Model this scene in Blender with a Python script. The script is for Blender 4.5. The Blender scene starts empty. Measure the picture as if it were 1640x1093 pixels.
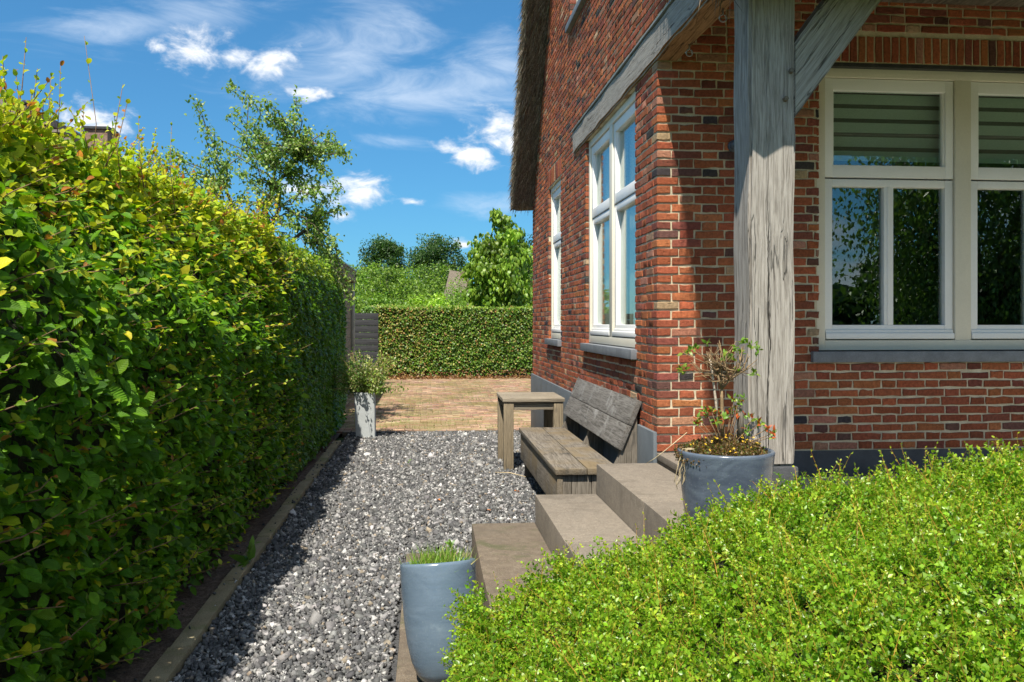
import bpy, bmesh, math, random
import numpy as np
from mathutils import Vector, Matrix

R = math.radians
S = bpy.context.scene
COL = S.collection
rng = np.random.default_rng(7)
random.seed(7)

# ------------------------------------------------------------------ camera
H = 1.43                      # camera height above the gravel
F = 1420.0                    # focal length in pixels of the 1640 px photograph
YAW = R(5.47)
HOR = 518.0                   # horizon row
cam = bpy.data.cameras.new('camera')
cam.sensor_width = 36
cam.lens = F / 1640 * 36
cam.shift_y = -(546.5 - HOR) / 1640
cam.clip_start = 0.05
cam.clip_end = 3000
camo = bpy.data.objects.new('camera', cam)
COL.objects.link(camo)
camo.location = (0, 0, H)
camo.rotation_euler = (R(90), 0, -YAW)
S.camera = camo

# ------------------------------------------------------------------ sun and sky
SUN = Vector((0.225, 0.55, -1.0)).normalized()      # direction the light travels
EL = math.asin(-SUN.z)
AZ = math.atan2(-SUN.x, -SUN.y)
sl = bpy.data.lights.new('sun', 'SUN')
sl.energy = 3.15
sl.angle = R(0.53)
sl.color = (1.0, 0.935, 0.83)
so = bpy.data.objects.new('sun', sl)
COL.objects.link(so)
so.rotation_euler = SUN.to_track_quat('-Z', 'Y').to_euler()
so.location = (-4, -8, 20)

S.view_settings.view_transform = 'Standard'
S.view_settings.look = 'None'
S.view_settings.gamma = 1
S.view_settings.exposure = 1.34


def ang(px):
    return YAW + math.atan((px - 820) / F)


def at(px, py, Y):
    """the point seen at a pixel of the photograph, on the plane at distance Y"""
    X = Y * math.tan(ang(px))
    d = X * math.sin(YAW) + Y * math.cos(YAW)
    return Vector((X, Y, H + (HOR - py) * d / F))


def ground(px, py, z=0.0):
    d = F * (H - z) / (py - HOR)
    lat = d * (px - 820) / F
    return Vector((lat * math.cos(YAW) + d * math.sin(YAW), d * math.cos(YAW) - lat * math.sin(YAW), z))


def world():
    w = bpy.data.worlds.new('World')
    S.world = w
    w.use_nodes = True
    nt = w.node_tree
    N, L = nt.nodes, nt.links
    bg = N['Background']
    bg.inputs[1].default_value = 0.15
    sky = N.new('ShaderNodeTexSky')
    sky.sky_type = 'NISHITA'
    sky.sun_disc = False
    sky.sun_elevation = EL
    sky.sun_rotation = AZ
    sky.altitude = 0
    sky.air_density = 1.0
    sky.dust_density = 0.35
    sky.ozone_density = 2.2
    tc = N.new('ShaderNodeTexCoord')

    def math_(op, a, b=None, clamp=False):
        m = N.new('ShaderNodeMath')
        m.operation = op
        m.use_clamp = clamp
        for i, v in enumerate((a, b)):
            if v is None:
                continue
            if isinstance(v, (int, float)):
                m.inputs[i].default_value = v
            else:
                L.new(v, m.inputs[i])
        return m.outputs[0]

    def noise(scale, detail, rough, vec, dist=0.0):
        n = N.new('ShaderNodeTexNoise')
        n.inputs['Scale'].default_value = scale
        n.inputs['Detail'].default_value = detail
        n.inputs['Roughness'].default_value = rough
        n.inputs['Distortion'].default_value = dist
        L.new(vec, n.inputs['Vector'])
        return n.outputs[0]
    V = tc.outputs['Generated']

    def blobs(lst):
        acc = None
        for (px, py, rx, ry, tilt) in lst:
            c = (at(px, py, 10) - Vector((0, 0, H))).normalized()
            sub = N.new('ShaderNodeVectorMath')
            sub.operation = 'SUBTRACT'
            L.new(V, sub.inputs[0])
            sub.inputs[1].default_value = c
            mp = N.new('ShaderNodeMapping')
            mp.inputs['Rotation'].default_value = (0, R(tilt), 0)
            L.new(sub.outputs[0], mp.inputs[0])
            mul = N.new('ShaderNodeVectorMath')
            mul.operation = 'MULTIPLY'
            L.new(mp.outputs[0], mul.inputs[0])
            mul.inputs[1].default_value = (F / rx, F / rx, F / ry)
            ln = N.new('ShaderNodeVectorMath')
            ln.operation = 'LENGTH'
            L.new(mul.outputs[0], ln.inputs[0])
            v = math_('SUBTRACT', 1.0, ln.outputs['Value'])
            acc = v if acc is None else math_('MAXIMUM', acc, v)
        return math_('MAXIMUM', acc, -1.5)

    def ramp(v, a, b):
        m = N.new('ShaderNodeMapRange')
        m.interpolation_type = 'SMOOTHSTEP'
        m.inputs['From Min'].default_value = a
        m.inputs['From Max'].default_value = b
        L.new(v, m.inputs['Value'])
        return m.outputs[0]
    cum = blobs([(318, 82, 62, 34, 8), (372, 92, 42, 24, 8), (428, 104, 52, 24, 18), (250, 73, 22, 15, 0), (493, 149, 44, 17, 6),
                 (745, 247, 62, 24, -8), (812, 218, 70, 42, -14), (575, 309, 66, 30, 6), (662, 324, 26, 10, 0), (548, 346, 36, 13, 0), (500, 300, 60, 26, 0),
                 (150, 190, 60, 30, 0), (30, 260, 120, 40, 0), (742, 392, 26, 10, 0), (1240, 60, 160, 60, 0), (2100, 260, 260, 60, 0)])
    cir = blobs([(270, 32, 230, 45, 14), (560, 75, 220, 75, 18), (690, 150, 260, 60, 12), (810, 105, 100, 80, 10), (790, 130, 170, 70, 0), (640, 225, 90, 16, -4), (800, 330, 110, 30, 0), (120, 240, 90, 40, 0)])
    sc = N.new('ShaderNodeMapping')
    sc.inputs['Scale'].default_value = (1, 1, 1.7)
    L.new(V, sc.inputs[0])
    n1 = noise(26, 9, 0.6, sc.outputs[0], 0.35)
    n1b = noise(70, 5, 0.6, sc.outputs[0], 0.2)
    d1 = math_('ADD', math_('MULTIPLY', cum, 0.62), math_('MULTIPLY', math_('SUBTRACT', n1, 0.5), 1.75))
    d1 = math_('ADD', d1, math_('MULTIPLY', math_('SUBTRACT', n1b, 0.5), 0.35))
    den = math_('MULTIPLY', ramp(d1, 0.02, 0.62), 0.95)
    # cloud cover added out of view to brighten the shade
    fb = noise(3.4, 8, 0.55, sc.outputs[0], 0.3)
    sepv = N.new('ShaderNodeSeparateXYZ')
    L.new(V, sepv.inputs[0])
    away = ramp(sepv.outputs[1], 0.55, 0.2)
    den = math_('MAXIMUM', den, math_('MULTIPLY', math_('MULTIPLY', ramp(fb, 0.43, 0.57), away), 0.9))
    st = N.new('ShaderNodeMapping')
    st.inputs['Rotation'].default_value = (0, R(16), 0)
    st.inputs['Scale'].default_value = (1, 1, 3.2)
    L.new(V, st.inputs[0])
    n2 = noise(9, 8, 0.62, st.outputs[0], 0.8)
    d2 = math_('ADD', math_('MULTIPLY', cir, 0.55), math_('MULTIPLY', math_('SUBTRACT', n2, 0.5), 1.3))
    den2 = math_('MULTIPLY', ramp(d2, 0.05, 0.85), 0.62)
    mx = N.new('ShaderNodeMix')
    mx.data_type = 'RGBA'
    L.new(den2, mx.inputs['Factor'])
    tint = N.new('ShaderNodeMix')
    tint.data_type = 'RGBA'
    tint.blend_type = 'MULTIPLY'
    tint.inputs['Factor'].default_value = 1
    gam = N.new('ShaderNodeGamma')
    gam.inputs[1].default_value = 0.75
    L.new(sky.outputs[0], gam.inputs[0])
    L.new(gam.outputs[0], tint.inputs['A'])
    tint.inputs['B'].default_value = (0.155, 0.38, 0.545, 1)
    L.new(tint.outputs['Result'], mx.inputs['A'])
    mx.inputs['B'].default_value = (2.35, 2.65, 3.05, 1)
    mx2 = N.new('ShaderNodeMix')
    mx2.data_type = 'RGBA'
    L.new(den, mx2.inputs['Factor'])
    L.new(mx.outputs['Result'], mx2.inputs['A'])
    shade = N.new('ShaderNodeMix')
    shade.data_type = 'RGBA'
    shade.inputs['A'].default_value = (2.2, 2.4, 2.7, 1)
    shade.inputs['B'].default_value = (3.3, 3.32, 3.36, 1)
    L.new(ramp(d1, 0.1, 0.75), shade.inputs['Factor'])
    L.new(shade.outputs['Result'], mx2.inputs['B'])
    L.new(mx2.outputs['Result'], bg.inputs[0])


world()

# ------------------------------------------------------------------ materials


def nodes_of(name):
    m = bpy.data.materials.new(name)
    m.use_nodes = True
    nt = m.node_tree
    return m, nt, nt.nodes['Principled BSDF'], nt.nodes['Material Output']


class NT:
    def __init__(s, nt):
        s.nt, s.N, s.L = nt, nt.nodes, nt.links

    def put(s, sock, v):
        if v is None:
            return
        if hasattr(v, 'is_linked') or hasattr(v, 'links'):
            s.L.new(v, sock)
        elif isinstance(v, (tuple, list)) and sock.type == 'RGBA' and len(v) == 3:
            sock.default_value = (*v, 1)
        else:
            sock.default_value = v

    def m(s, op, a, b=None, clamp=False):
        n = s.N.new('ShaderNodeMath')
        n.operation = op
        n.use_clamp = clamp
        s.put(n.inputs[0], a)
        s.put(n.inputs[1], b)
        return n.outputs[0]

    def noise(s, scale, detail=4, rough=0.5, vec=None, dist=0.0):
        n = s.N.new('ShaderNodeTexNoise')
        n.inputs['Scale'].default_value = scale
        n.inputs['Detail'].default_value = detail
        n.inputs['Roughness'].default_value = rough
        n.inputs['Distortion'].default_value = dist
        if vec is not None:
            s.L.new(vec, n.inputs['Vector'])
        return n.outputs[0]

    def voro(s, scale, vec=None, feature='F1', rnd=1.0):
        n = s.N.new('ShaderNodeTexVoronoi')
        n.feature = feature
        n.inputs['Scale'].default_value = scale
        n.inputs['Randomness'].default_value = rnd
        if vec is not None:
            s.L.new(vec, n.inputs['Vector'])
        return n.outputs[0]

    def ramp(s, v, a, b, lo=0.0, hi=1.0):
        n = s.N.new('ShaderNodeMapRange')
        n.interpolation_type = 'SMOOTHSTEP'
        for k, x in (('From Min', a), ('From Max', b), ('To Min', lo), ('To Max', hi)):
            n.inputs[k].default_value = x
        s.L.new(v, n.inputs['Value'])
        return n.outputs[0]

    def mix(s, f, a, b, blend='MIX'):
        n = s.N.new('ShaderNodeMix')
        n.data_type = 'RGBA'
        n.blend_type = blend
        s.put(n.inputs['Factor'], f)
        s.put(n.inputs['A'], a)
        s.put(n.inputs['B'], b)
        return n.outputs['Result']

    def obj(s):
        return s.N.new('ShaderNodeTexCoord').outputs['Object']

    def pos(s):
        return s.N.new('ShaderNodeNewGeometry').outputs['Position']

    def rand(s):
        return s.N.new('ShaderNodeObjectInfo').outputs['Random']

    def map(s, v, scale=(1, 1, 1), rot=(0, 0, 0), loc=(0, 0, 0)):
        n = s.N.new('ShaderNodeMapping')
        n.inputs['Scale'].default_value = scale
        n.inputs['Rotation'].default_value = rot
        n.inputs['Location'].default_value = loc
        s.L.new(v, n.inputs[0])
        return n.outputs[0]

    def bump(s, h, strength, dist, normal=None):
        n = s.N.new('ShaderNodeBump')
        n.inputs['Strength'].default_value = strength
        n.inputs['Distance'].default_value = dist
        s.L.new(h, n.inputs['Height'])
        if normal is not None:
            s.L.new(normal, n.inputs['Normal'])
        return n.outputs[0]

    def attr(s, name):
        n = s.N.new('ShaderNodeAttribute')
        n.attribute_name = name
        return n


def mat_two(name, c1, c2, scale=8, rough=0.8, detail=6, lo=0.35, hi=0.65, bump=0.3, bscale=60, bdist=0.004, spec=0.4, c3=None, s3=2.0, lo3=0.5, hi3=0.7, coat=0.0, fine=0.25, specks=False):
    m, nt, p, out = nodes_of(name)
    t = NT(nt)
    v = t.pos()
    col = t.mix(t.ramp(t.noise(scale, detail, 0.6, v), lo, hi), c1, c2)
    if c3:
        col = t.mix(t.ramp(t.noise(s3, 5, 0.6, v, 0.5), lo3, hi3), col, c3)
    if fine:
        f = t.ramp(t.noise(bscale * 1.7, 3, 0.6, v), 0.25, 0.75, 1 - fine, 1 + fine)
        col = t.mix(1.0, col, t.combine(f) if False else grey(t, f), 'MULTIPLY')
    if specks:      # lichen spots, damp stains and tiny dark pores
        col = t.mix(t.ramp(t.noise(3.2, 7, 0.7, v, 0.8), 0.50, 0.68, 0, 0.5), col, (0.11, 0.092, 0.07))
        col = t.mix(t.ramp(t.voro(46, v), 0.07, 0.13, 0.55, 0), col, (0.42, 0.40, 0.34))
        col = t.mix(t.ramp(t.noise(420, 2, 0.6, v), 0.34, 0.44, 0.7, 0), col, (0.06, 0.05, 0.04))
    t.put(p.inputs['Base Color'], col)
    p.inputs['Roughness'].default_value = rough
    p.inputs['Specular IOR Level'].default_value = spec
    p.inputs['Coat Weight'].default_value = coat
    if bump:
        t.put(p.inputs['Normal'], t.bump(t.noise(bscale, 5, 0.65, v), bump, bdist))
    return m


def grey(t, f):
    n = t.N.new('ShaderNodeCombineColor')
    for i in range(3):
        t.L.new(f, n.inputs[i])
    return n.outputs[0]


def mat_brick(name, src):
    m, nt, p, out = nodes_of(name)
    t = NT(nt)
    v = t.pos()
    if src == 'object':
        c = t.N.new('ShaderNodeObjectInfo').outputs['Color']
    else:
        c = t.attr('Col').outputs['Color']
    f = t.ramp(t.noise(55, 6, 0.7, v), 0.25, 0.75, 0.62, 1.3)
    c = t.mix(1.0, c, grey(t, f), 'MULTIPLY')
    c = t.mix(t.ramp(t.noise(26, 5, 0.7, v, 0.6), 0.60, 0.74, 0, 0.35), c, (0.10, 0.06, 0.05))
    c = t.mix(t.ramp(t.noise(19, 6, 0.75, v, 0.4), 0.66, 0.84, 0, 0.22), c, (0.46, 0.27, 0.15))
    t.put(p.inputs['Base Color'], c)
    p.inputs['Roughness'].default_value = 0.9
    p.inputs['Specular IOR Level'].default_value = 0.2
    h = t.m('ADD', t.noise(110, 6, 0.7, v), t.m('MULTIPLY', t.ramp(t.noise(45, 3, 0.6, v), 0.30, 0.42), 0.8))
    t.put(p.inputs['Normal'], t.bump(h, 0.7, 0.005))
    return m


def mat_wood(name, axis, dark, light, stain=None, crack=0.5, gscale=1.0, tan=None, split=False):
    """weathered wood, the grain along one world axis"""
    m, nt, p, out = nodes_of(name)
    t = NT(nt)
    o = t.obj()
    k = [75 * gscale] * 3
    k[axis] = 3.2 * gscale
    r = t.rand()
    cmb = t.N.new('ShaderNodeCombineXYZ')
    for i in range(3):
        t.L.new(t.m('MULTIPLY', r, 7.0 + 5 * i), cmb.inputs[i])
    add = t.N.new('ShaderNodeVectorMath')
    t.L.new(o, add.inputs[0])
    t.L.new(cmb.outputs[0], add.inputs[1])
    v = add.outputs[0]
    gv = t.map(v, tuple(k))
    g1 = t.noise(1.0, 6, 0.65, gv, 0.9)
    k2 = [230 * gscale] * 3
    k2[axis] = 9 * gscale
    g2 = t.noise(1.0, 4, 0.6, t.map(v, tuple(k2)), 0.4)
    k3 = [15 * gscale] * 3
    k3[axis] = 0.55 * gscale
    g3 = t.noise(1.0, 5, 0.55, t.map(v, tuple(k3)), 0.35)
    col = t.mix(t.ramp(t.m('ADD', t.m('MULTIPLY', g1, 0.6), t.m('MULTIPLY', g2, 0.4)), 0.36, 0.60), dark, light)
    big = t.noise(2.2, 5, 0.6, v, 0.5)
    if tan:
        col = t.mix(t.ramp(big, 0.42, 0.68), col, tan)
    if stain:
        col = t.mix(t.ramp(t.noise(5, 6, 0.7, v, 0.4), 0.52, 0.72, 0, 0.75), col, stain)
    ck = t.m('ABSOLUTE', t.m('SUBTRACT', g3, 0.5))
    ckm = t.ramp(ck, 0.0, 0.009, crack, 0)
    gate = t.ramp(t.noise(1.3, 2, 0.5, v), 0.42, 0.6)
    ckm = t.m('MULTIPLY', ckm, gate)
    col = t.mix(ckm, col, (0.03, 0.026, 0.022))
    if split:
        # the long drying split down the face of the post
        so_ = t.N.new('ShaderNodeSeparateXYZ')
        t.L.new(o, so_.inputs[0])
        zz = t.N.new('ShaderNodeCombineXYZ')
        t.L.new(so_.outputs[2], zz.inputs[2])
        wob = t.m('ADD', t.m('MULTIPLY', t.m('SUBTRACT', t.noise(2.6, 3, 0.5, zz.outputs[0]), 0.5), 0.075), t.m('MULTIPLY', t.m('SUBTRACT', t.noise(22, 3, 0.6, zz.outputs[0]), 0.5), 0.010))
        dd = t.m('ABSOLUTE', t.m('SUBTRACT', so_.outputs[0], t.m('ADD', wob, 0.100)))
        wid = t.m('MULTIPLY', t.ramp(t.noise(6, 3, 0.6, zz.outputs[0]), 0.30, 0.7), 0.0038)
        wid = t.m('MULTIPLY', wid, t.ramp(so_.outputs[2], 2.15, 1.75))
        spl = t.ramp(t.m('SUBTRACT', dd, wid), -0.0012, 0.0008, 1, 0)
        ckm = t.m('MAXIMUM', ckm, spl)
        col = t.mix(spl, col, (0.035, 0.028, 0.022))
    # knots
    kk = [5.5] * 3
    kk[axis] = 2.6
    kn = t.voro(1.0, t.map(v, tuple(kk)))
    kmask = t.ramp(kn, 0.04, 0.13, 0.5, 0)
    col = t.mix(kmask, col, (0.07, 0.058, 0.048))
    t.put(p.inputs['Base Color'], col)
    p.inputs['Roughness'].default_value = 0.85
    p.inputs['Specular IOR Level'].default_value = 0.25
    hgt = t.m('ADD', t.m('MULTIPLY', g1, 0.7), t.m('MULTIPLY', g2, 0.6))
    hgt = t.m('SUBTRACT', hgt, t.m('MULTIPLY', ckm, 2.0))
    t.put(p.inputs['Normal'], t.bump(hgt, 0.85, 0.006))
    return m


def mat_leaf(name, src='attr', trans=0.38, rough=0.42, spec=0.45, veins=False, tcol=(1.25, 1.35, 0.55)):
    m, nt, p, out = nodes_of(name)
    t = NT(nt)
    if src == 'object':
        c = t.N.new('ShaderNodeObjectInfo').outputs['Color']
    else:
        c = t.attr('Col').outputs['Color']
    f = t.ramp(t.noise(30, 3, 0.6, t.pos()), 0.3, 0.7, 0.82, 1.18)
    c = t.mix(1.0, c, grey(t, f), 'MULTIPLY')
    t.put(p.inputs['Base Color'], c)
    p.inputs['Roughness'].default_value = rough
    p.inputs['Specular IOR Level'].default_value = spec
    if veins:
        sp = t.N.new('ShaderNodeSeparateXYZ')
        t.L.new(t.attr('luv').outputs['Vector'], sp.inputs[0])
        q = t.m('SUBTRACT', t.m('MULTIPLY', sp.outputs[0], 8.0), t.m('MULTIPLY', t.m('ABSOLUTE', sp.outputs[1]), 4.5))
        w = t.m('SINE', t.m('MULTIPLY', q, 6.283))
        t.put(p.inputs['Normal'], t.bump(w, 0.5, 0.0016))
    tr = t.N.new('ShaderNodeBsdfTranslucent')
    t.put(tr.inputs['Color'], t.mix(1.0, c, tcol, 'MULTIPLY'))
    mx = t.N.new('ShaderNodeMixShader')
    mx.inputs[0].default_value = trans
    t.L.new(p.outputs[0], mx.inputs[1])
    t.L.new(tr.outputs[0], mx.inputs[2])
    t.L.new(mx.outputs[0], out.inputs[0])
    return m


def mat_attr(name, rough=0.85, spec=0.3, bump=0.4, bscale=90, bdist=0.003, mul=(0.75, 1.25)):
    m, nt, p, out = nodes_of(name)
    t = NT(nt)
    v = t.pos()
    f = t.ramp(t.noise(bscale, 4, 0.65, v), 0.25, 0.75, *mul)
    t.put(p.inputs['Base Color'], t.mix(1.0, t.attr('Col').outputs['Color'], grey(t, f), 'MULTIPLY'))
    p.inputs['Roughness'].default_value = rough
    p.inputs['Specular IOR Level'].default_value = spec
    t.put(p.inputs['Normal'], t.bump(t.noise(bscale * 1.5, 4, 0.6, v), bump, bdist))
    return m


def mat_glass():
    m, nt, p, out = nodes_of('window_glass')
    t = NT(nt)
    nt.nodes.remove(p)
    tr = t.N.new('ShaderNodeBsdfTransparent')
    tr.inputs[0].default_value = (0.86, 0.92, 0.88, 1)
    gl = t.N.new('ShaderNodeBsdfGlossy')
    gl.inputs['Roughness'].default_value = 0.0
    gl.inputs['Color'].default_value = (0.93, 0.97, 0.96, 1)
    lw = t.N.new('ShaderNodeLayerWeight')
    lw.inputs['Blend'].default_value = 0.5
    nz = t.noise(1.4, 2, 0.5, t.obj())
    nrm = t.bump(nz, 0.05, 0.02)
    t.L.new(nrm, gl.inputs['Normal'])
    f = t.m('ADD', t.m('MULTIPLY', t.m('POWER', lw.outputs['Facing'], 5.0), 0.85), 0.11, True)
    mx = t.N.new('ShaderNodeMixShader')
    t.L.new(f, mx.inputs[0])
    t.L.new(tr.outputs[0], mx.inputs[1])
    t.L.new(gl.outputs[0], mx.inputs[2])
    t.L.new(mx.outputs[0], out.inputs[0])
    return m


def mat_glaze(name, c1, c2, c3):
    """glazed stoneware: cloudy blue grey with pale blooms"""
    m, nt, p, out = nodes_of(name)
    t = NT(nt)
    o = t.obj()
    col = t.mix(t.ramp(t.noise(5, 6, 0.65, t.map(o, (1, 1, 2.2)), 0.7), 0.36, 0.66), c1, c2)
    col = t.mix(t.ramp(t.noise(9, 6, 0.7, o, 0.5), 0.60, 0.78, 0, 0.6), col, c3)
    col = t.mix(t.ramp(t.noise(120, 3, 0.6, o), 0.62, 0.75, 0, 0.5), col, c3)
    t.put(p.inputs['Base Color'], col)
    t.put(p.inputs['Roughness'], t.ramp(t.noise(14, 4, 0.6, o), 0.35, 0.7, 0.16, 0.38))
    p.inputs['Specular IOR Level'].default_value = 0.5
    t.put(p.inputs['Normal'], t.bump(t.noise(14, 4, 0.5, t.map(o, (1, 1, 4))), 0.12, 0.01))
    return m


M = {}
M['mortar'] = mat_two('mortar', (0.55, 0.47, 0.32), (0.64, 0.56, 0.40), 14, 0.95, bump=0.7, bscale=220, bdist=0.004, spec=0.1, c3=(0.46, 0.41, 0.30), s3=5)
M['brick'] = mat_brick('brick_face', 'object')
M['brick_mass'] = mat_brick('brick_face_joined', 'attr')
M['plinth'] = mat_two('plinth_plaster', (0.115, 0.135, 0.15), (0.14, 0.16, 0.175), 6, 0.7, bump=0.35, bscale=120, c3=(0.10, 0.11, 0.115), s3=3, fine=0.08)
M['plinth_dark'] = mat_two('plinth_dark', (0.055, 0.058, 0.062), (0.08, 0.083, 0.088), 6, 0.75, bump=0.35, bscale=120)
M['sill'] = mat_two('bluestone', (0.15, 0.16, 0.175), (0.20, 0.215, 0.23), 9, 0.6, bump=0.25, bscale=150, fine=0.2)
M['white'] = mat_two('white_paint', (0.87, 0.86, 0.83), (0.84, 0.83, 0.80), 3, 0.38, bump=0.05, bscale=60, fine=0.02)
M['cream'] = mat_two('cream_paint', (0.74, 0.69, 0.56), (0.70, 0.65, 0.53), 3, 0.42, bump=0.06, bscale=60, fine=0.03)
M['glass'] = mat_glass()
M['iron'] = mat_two('dark_steel', (0.03, 0.03, 0.032), (0.05, 0.05, 0.05), 12, 0.5, bump=0.1)
M['zinc'] = mat_two('zinc', (0.30, 0.33, 0.34), (0.22, 0.26, 0.25), 5, 0.45, bump=0.1)
M['galv'] = mat_two('galvanised', (0.42, 0.42, 0.40), (0.30, 0.30, 0.29), 30, 0.4, bump=0.1)
M['galv'].node_tree.nodes['Principled BSDF'].inputs['Metallic'].default_value = 0.7
OAKD, OAKL = (0.20, 0.178, 0.15), (0.42, 0.385, 0.338)
M['oak_z'] = mat_wood('weathered_oak_upright', 2, OAKD, OAKL, crack=0.55, split=True)
M['oak_y'] = mat_wood('weathered_oak_beam', 1, (0.22, 0.20, 0.17), (0.37, 0.345, 0.31), crack=0.8)
M['oak_x'] = mat_wood('weathered_oak_brace', 0, (0.23, 0.21, 0.18), (0.40, 0.375, 0.335), crack=0.7)
M['oak_warm'] = mat_wood('oak_underside', 1, (0.16, 0.085, 0.035), (0.36, 0.22, 0.11), crack=0.9)  # rough underside; warm bounced light put into the wood colour
BD, BL, BT = (0.085, 0.072, 0.055), (0.235, 0.205, 0.165), (0.19, 0.145, 0.085)
M['bench_y'] = mat_wood('bench_board', 1, BD, BL, stain=(0.055, 0.05, 0.045), crack=0.5, gscale=1.2, tan=BT)
M['bench_z'] = mat_wood('bench_upright', 2, BD, BL, stain=(0.06, 0.055, 0.05), crack=0.5, gscale=1.2)
M['back_y'] = mat_wood('bench_back_board', 1, (0.07, 0.064, 0.056), (0.20, 0.188, 0.17), stain=(0.33, 0.325, 0.31), crack=0.5, gscale=1.2)
M['table_x'] = mat_wood('table_board', 0, (0.17, 0.14, 0.10), (0.33, 0.285, 0.215), crack=0.4, gscale=1.3)
M['table_z'] = mat_wood('table_leg', 2, (0.15, 0.12, 0.08), (0.29, 0.235, 0.155), crack=0.5, gscale=1.3)
M['shed_y'] = mat_wood('shed_board', 1, (0.13, 0.105, 0.075), (0.27, 0.22, 0.16), crack=0.2, gscale=0.7)
M['shed_x'] = mat_wood('shed_fascia', 0, (0.17, 0.145, 0.11), (0.30, 0.26, 0.20), crack=0.2, gscale=0.7)
M['fence'] = mat_wood('dark_fence_board', 0, (0.03, 0.031, 0.033), (0.055, 0.056, 0.058), crack=0.1, gscale=0.7)
M['concrete'] = mat_two('concrete_step', (0.20, 0.168, 0.13), (0.24, 0.205, 0.16), 30, 0.9, bump=0.5, bscale=160, bdist=0.003, c3=(0.19, 0.165, 0.13), s3=9, lo3=0.5, hi3=0.8, fine=0.42, specks=True)
M['concrete_old'] = mat_two('mossy_concrete', (0.135, 0.105, 0.075), (0.175, 0.14, 0.10), 22, 0.95, bump=0.6, bscale=150, bdist=0.004, c3=(0.10, 0.095, 0.05), s3=5, fine=0.4, specks=True)
M['kerb'] = mat_two('mossy_kerb', (0.25, 0.205, 0.12), (0.32, 0.27, 0.165), 8, 0.95, bump=0.6, bscale=150, bdist=0.004, c3=(0.19, 0.19, 0.08), s3=5, fine=0.35)
M['soil'] = mat_two('bare_soil', (0.13, 0.09, 0.065), (0.20, 0.145, 0.11), 25, 1.0, bump=1.0, bscale=60, bdist=0.02, c3=(0.10, 0.10, 0.05), s3=4, lo3=0.6, hi3=0.75, fine=0.4)
M['gravel_base'] = mat_two('gravel_bed', (0.05, 0.05, 0.05), (0.11, 0.11, 0.11), 60, 0.95, bump=1.0, bscale=60, bdist=0.02)
M['gravel'] = mat_attr('gravel_stone', 0.85, 0.3, 0.4, 140, 0.002, (0.8, 1.2))
M['paver_base'] = mat_two('paving_joint', (0.20, 0.155, 0.09), (0.26, 0.20, 0.125), 5, 1.0, bump=0.8, bscale=80, c3=(0.11, 0.14, 0.04), s3=0.9, lo3=0.48, hi3=0.62)
M['paver_mass'] = mat_attr('clay_paver_joined', 0.9, 0.2, 0.5, 70, 0.004, (0.75, 1.25))


def mat_paver(name, src):
    m, nt, p, out = nodes_of(name)
    t = NT(nt)
    v = t.pos()
    c = t.N.new('ShaderNodeObjectInfo').outputs['Color'] if src == 'object' else t.attr('Col').outputs['Color']
    f = t.ramp(t.noise(40, 5, 0.7, v), 0.25, 0.75, 0.72, 1.22)
    c = t.mix(1.0, c, grey(t, f), 'MULTIPLY')
    moss = t.noise(0.75, 6, 0.65, v, 0.5)
    c = t.mix(t.ramp(moss, 0.44, 0.66, 0, 0.8), c, (0.19, 0.155, 0.06))
    c = t.mix(t.ramp(t.noise(6, 5, 0.7, v), 0.5, 0.72, 0, 0.55), c, (0.20, 0.15, 0.085))
    t.put(p.inputs['Base Color'], c)
    p.inputs['Roughness'].default_value = 0.92
    p.inputs['Specular IOR Level'].default_value = 0.15
    t.put(p.inputs['Normal'], t.bump(t.noise(80, 4, 0.6, v), 0.5, 0.004))
    return m


M['paver'] = mat_paver('clay_paver', 'object')
M['paver_mass'] = mat_paver('clay_paver_joined', 'attr')
M['lawn'] = mat_two('lawn', (0.05, 0.085, 0.018), (0.08, 0.12, 0.03), 2, 1.0, bump=1.0, bscale=50, bdist=0.03)
M['thatch'] = None
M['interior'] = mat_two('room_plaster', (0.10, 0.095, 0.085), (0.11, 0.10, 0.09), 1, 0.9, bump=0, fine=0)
M['curtain'] = mat_two('curtain_cloth', (0.66, 0.62, 0.52), (0.60, 0.56, 0.46), 3, 0.9, bump=0.1)
M['blind'] = mat_two('blind_cloth', (0.60, 0.66, 0.60), (0.57, 0.63, 0.57), 3, 0.8, bump=0.05, fine=0.03)
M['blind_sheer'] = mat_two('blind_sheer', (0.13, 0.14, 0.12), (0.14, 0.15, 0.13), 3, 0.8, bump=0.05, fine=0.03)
M['glaze'] = mat_glaze('blue_glaze', (0.105, 0.15, 0.20), (0.135, 0.185, 0.24), (0.24, 0.30, 0.34))
M['glaze_dark'] = mat_glaze('cloudy_glaze', (0.065, 0.083, 0.115), (0.12, 0.15, 0.19), (0.34, 0.37, 0.40))
M['planter'] = mat_two('grey_planter', (0.40, 0.43, 0.43), (0.46, 0.49, 0.49), 6, 0.7, bump=0.2, bscale=90, fine=0.1, c3=(0.33, 0.36, 0.34), s3=3)
M['leaf'] = mat_leaf('leaf', 'attr')
M['leaf_dense'] = mat_leaf('small_leaf', 'attr', trans=0.42, rough=0.36, spec=0.5)
M['beech'] = mat_leaf('beech_leaf_joined', 'attr', trans=0.40, rough=0.45, spec=0.25, veins=True)
M['beech_one'] = mat_leaf('beech_leaf', 'object', trans=0.40, rough=0.45, spec=0.25, veins=True)
M['bark'] = mat_two('bark', (0.10, 0.075, 0.05), (0.17, 0.135, 0.10), 12, 0.95, bump=0.8, bscale=60, bdist=0.006)
M['twig'] = mat_two('twig_bark', (0.30, 0.20, 0.10), (0.22, 0.15, 0.08), 20, 0.9, bump=0.3, bscale=90)
M['twig_red'] = mat_two('young_shoot', (0.24, 0.15, 0.07), (0.17, 0.10, 0.06), 20, 0.8, bump=0.2)
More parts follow.
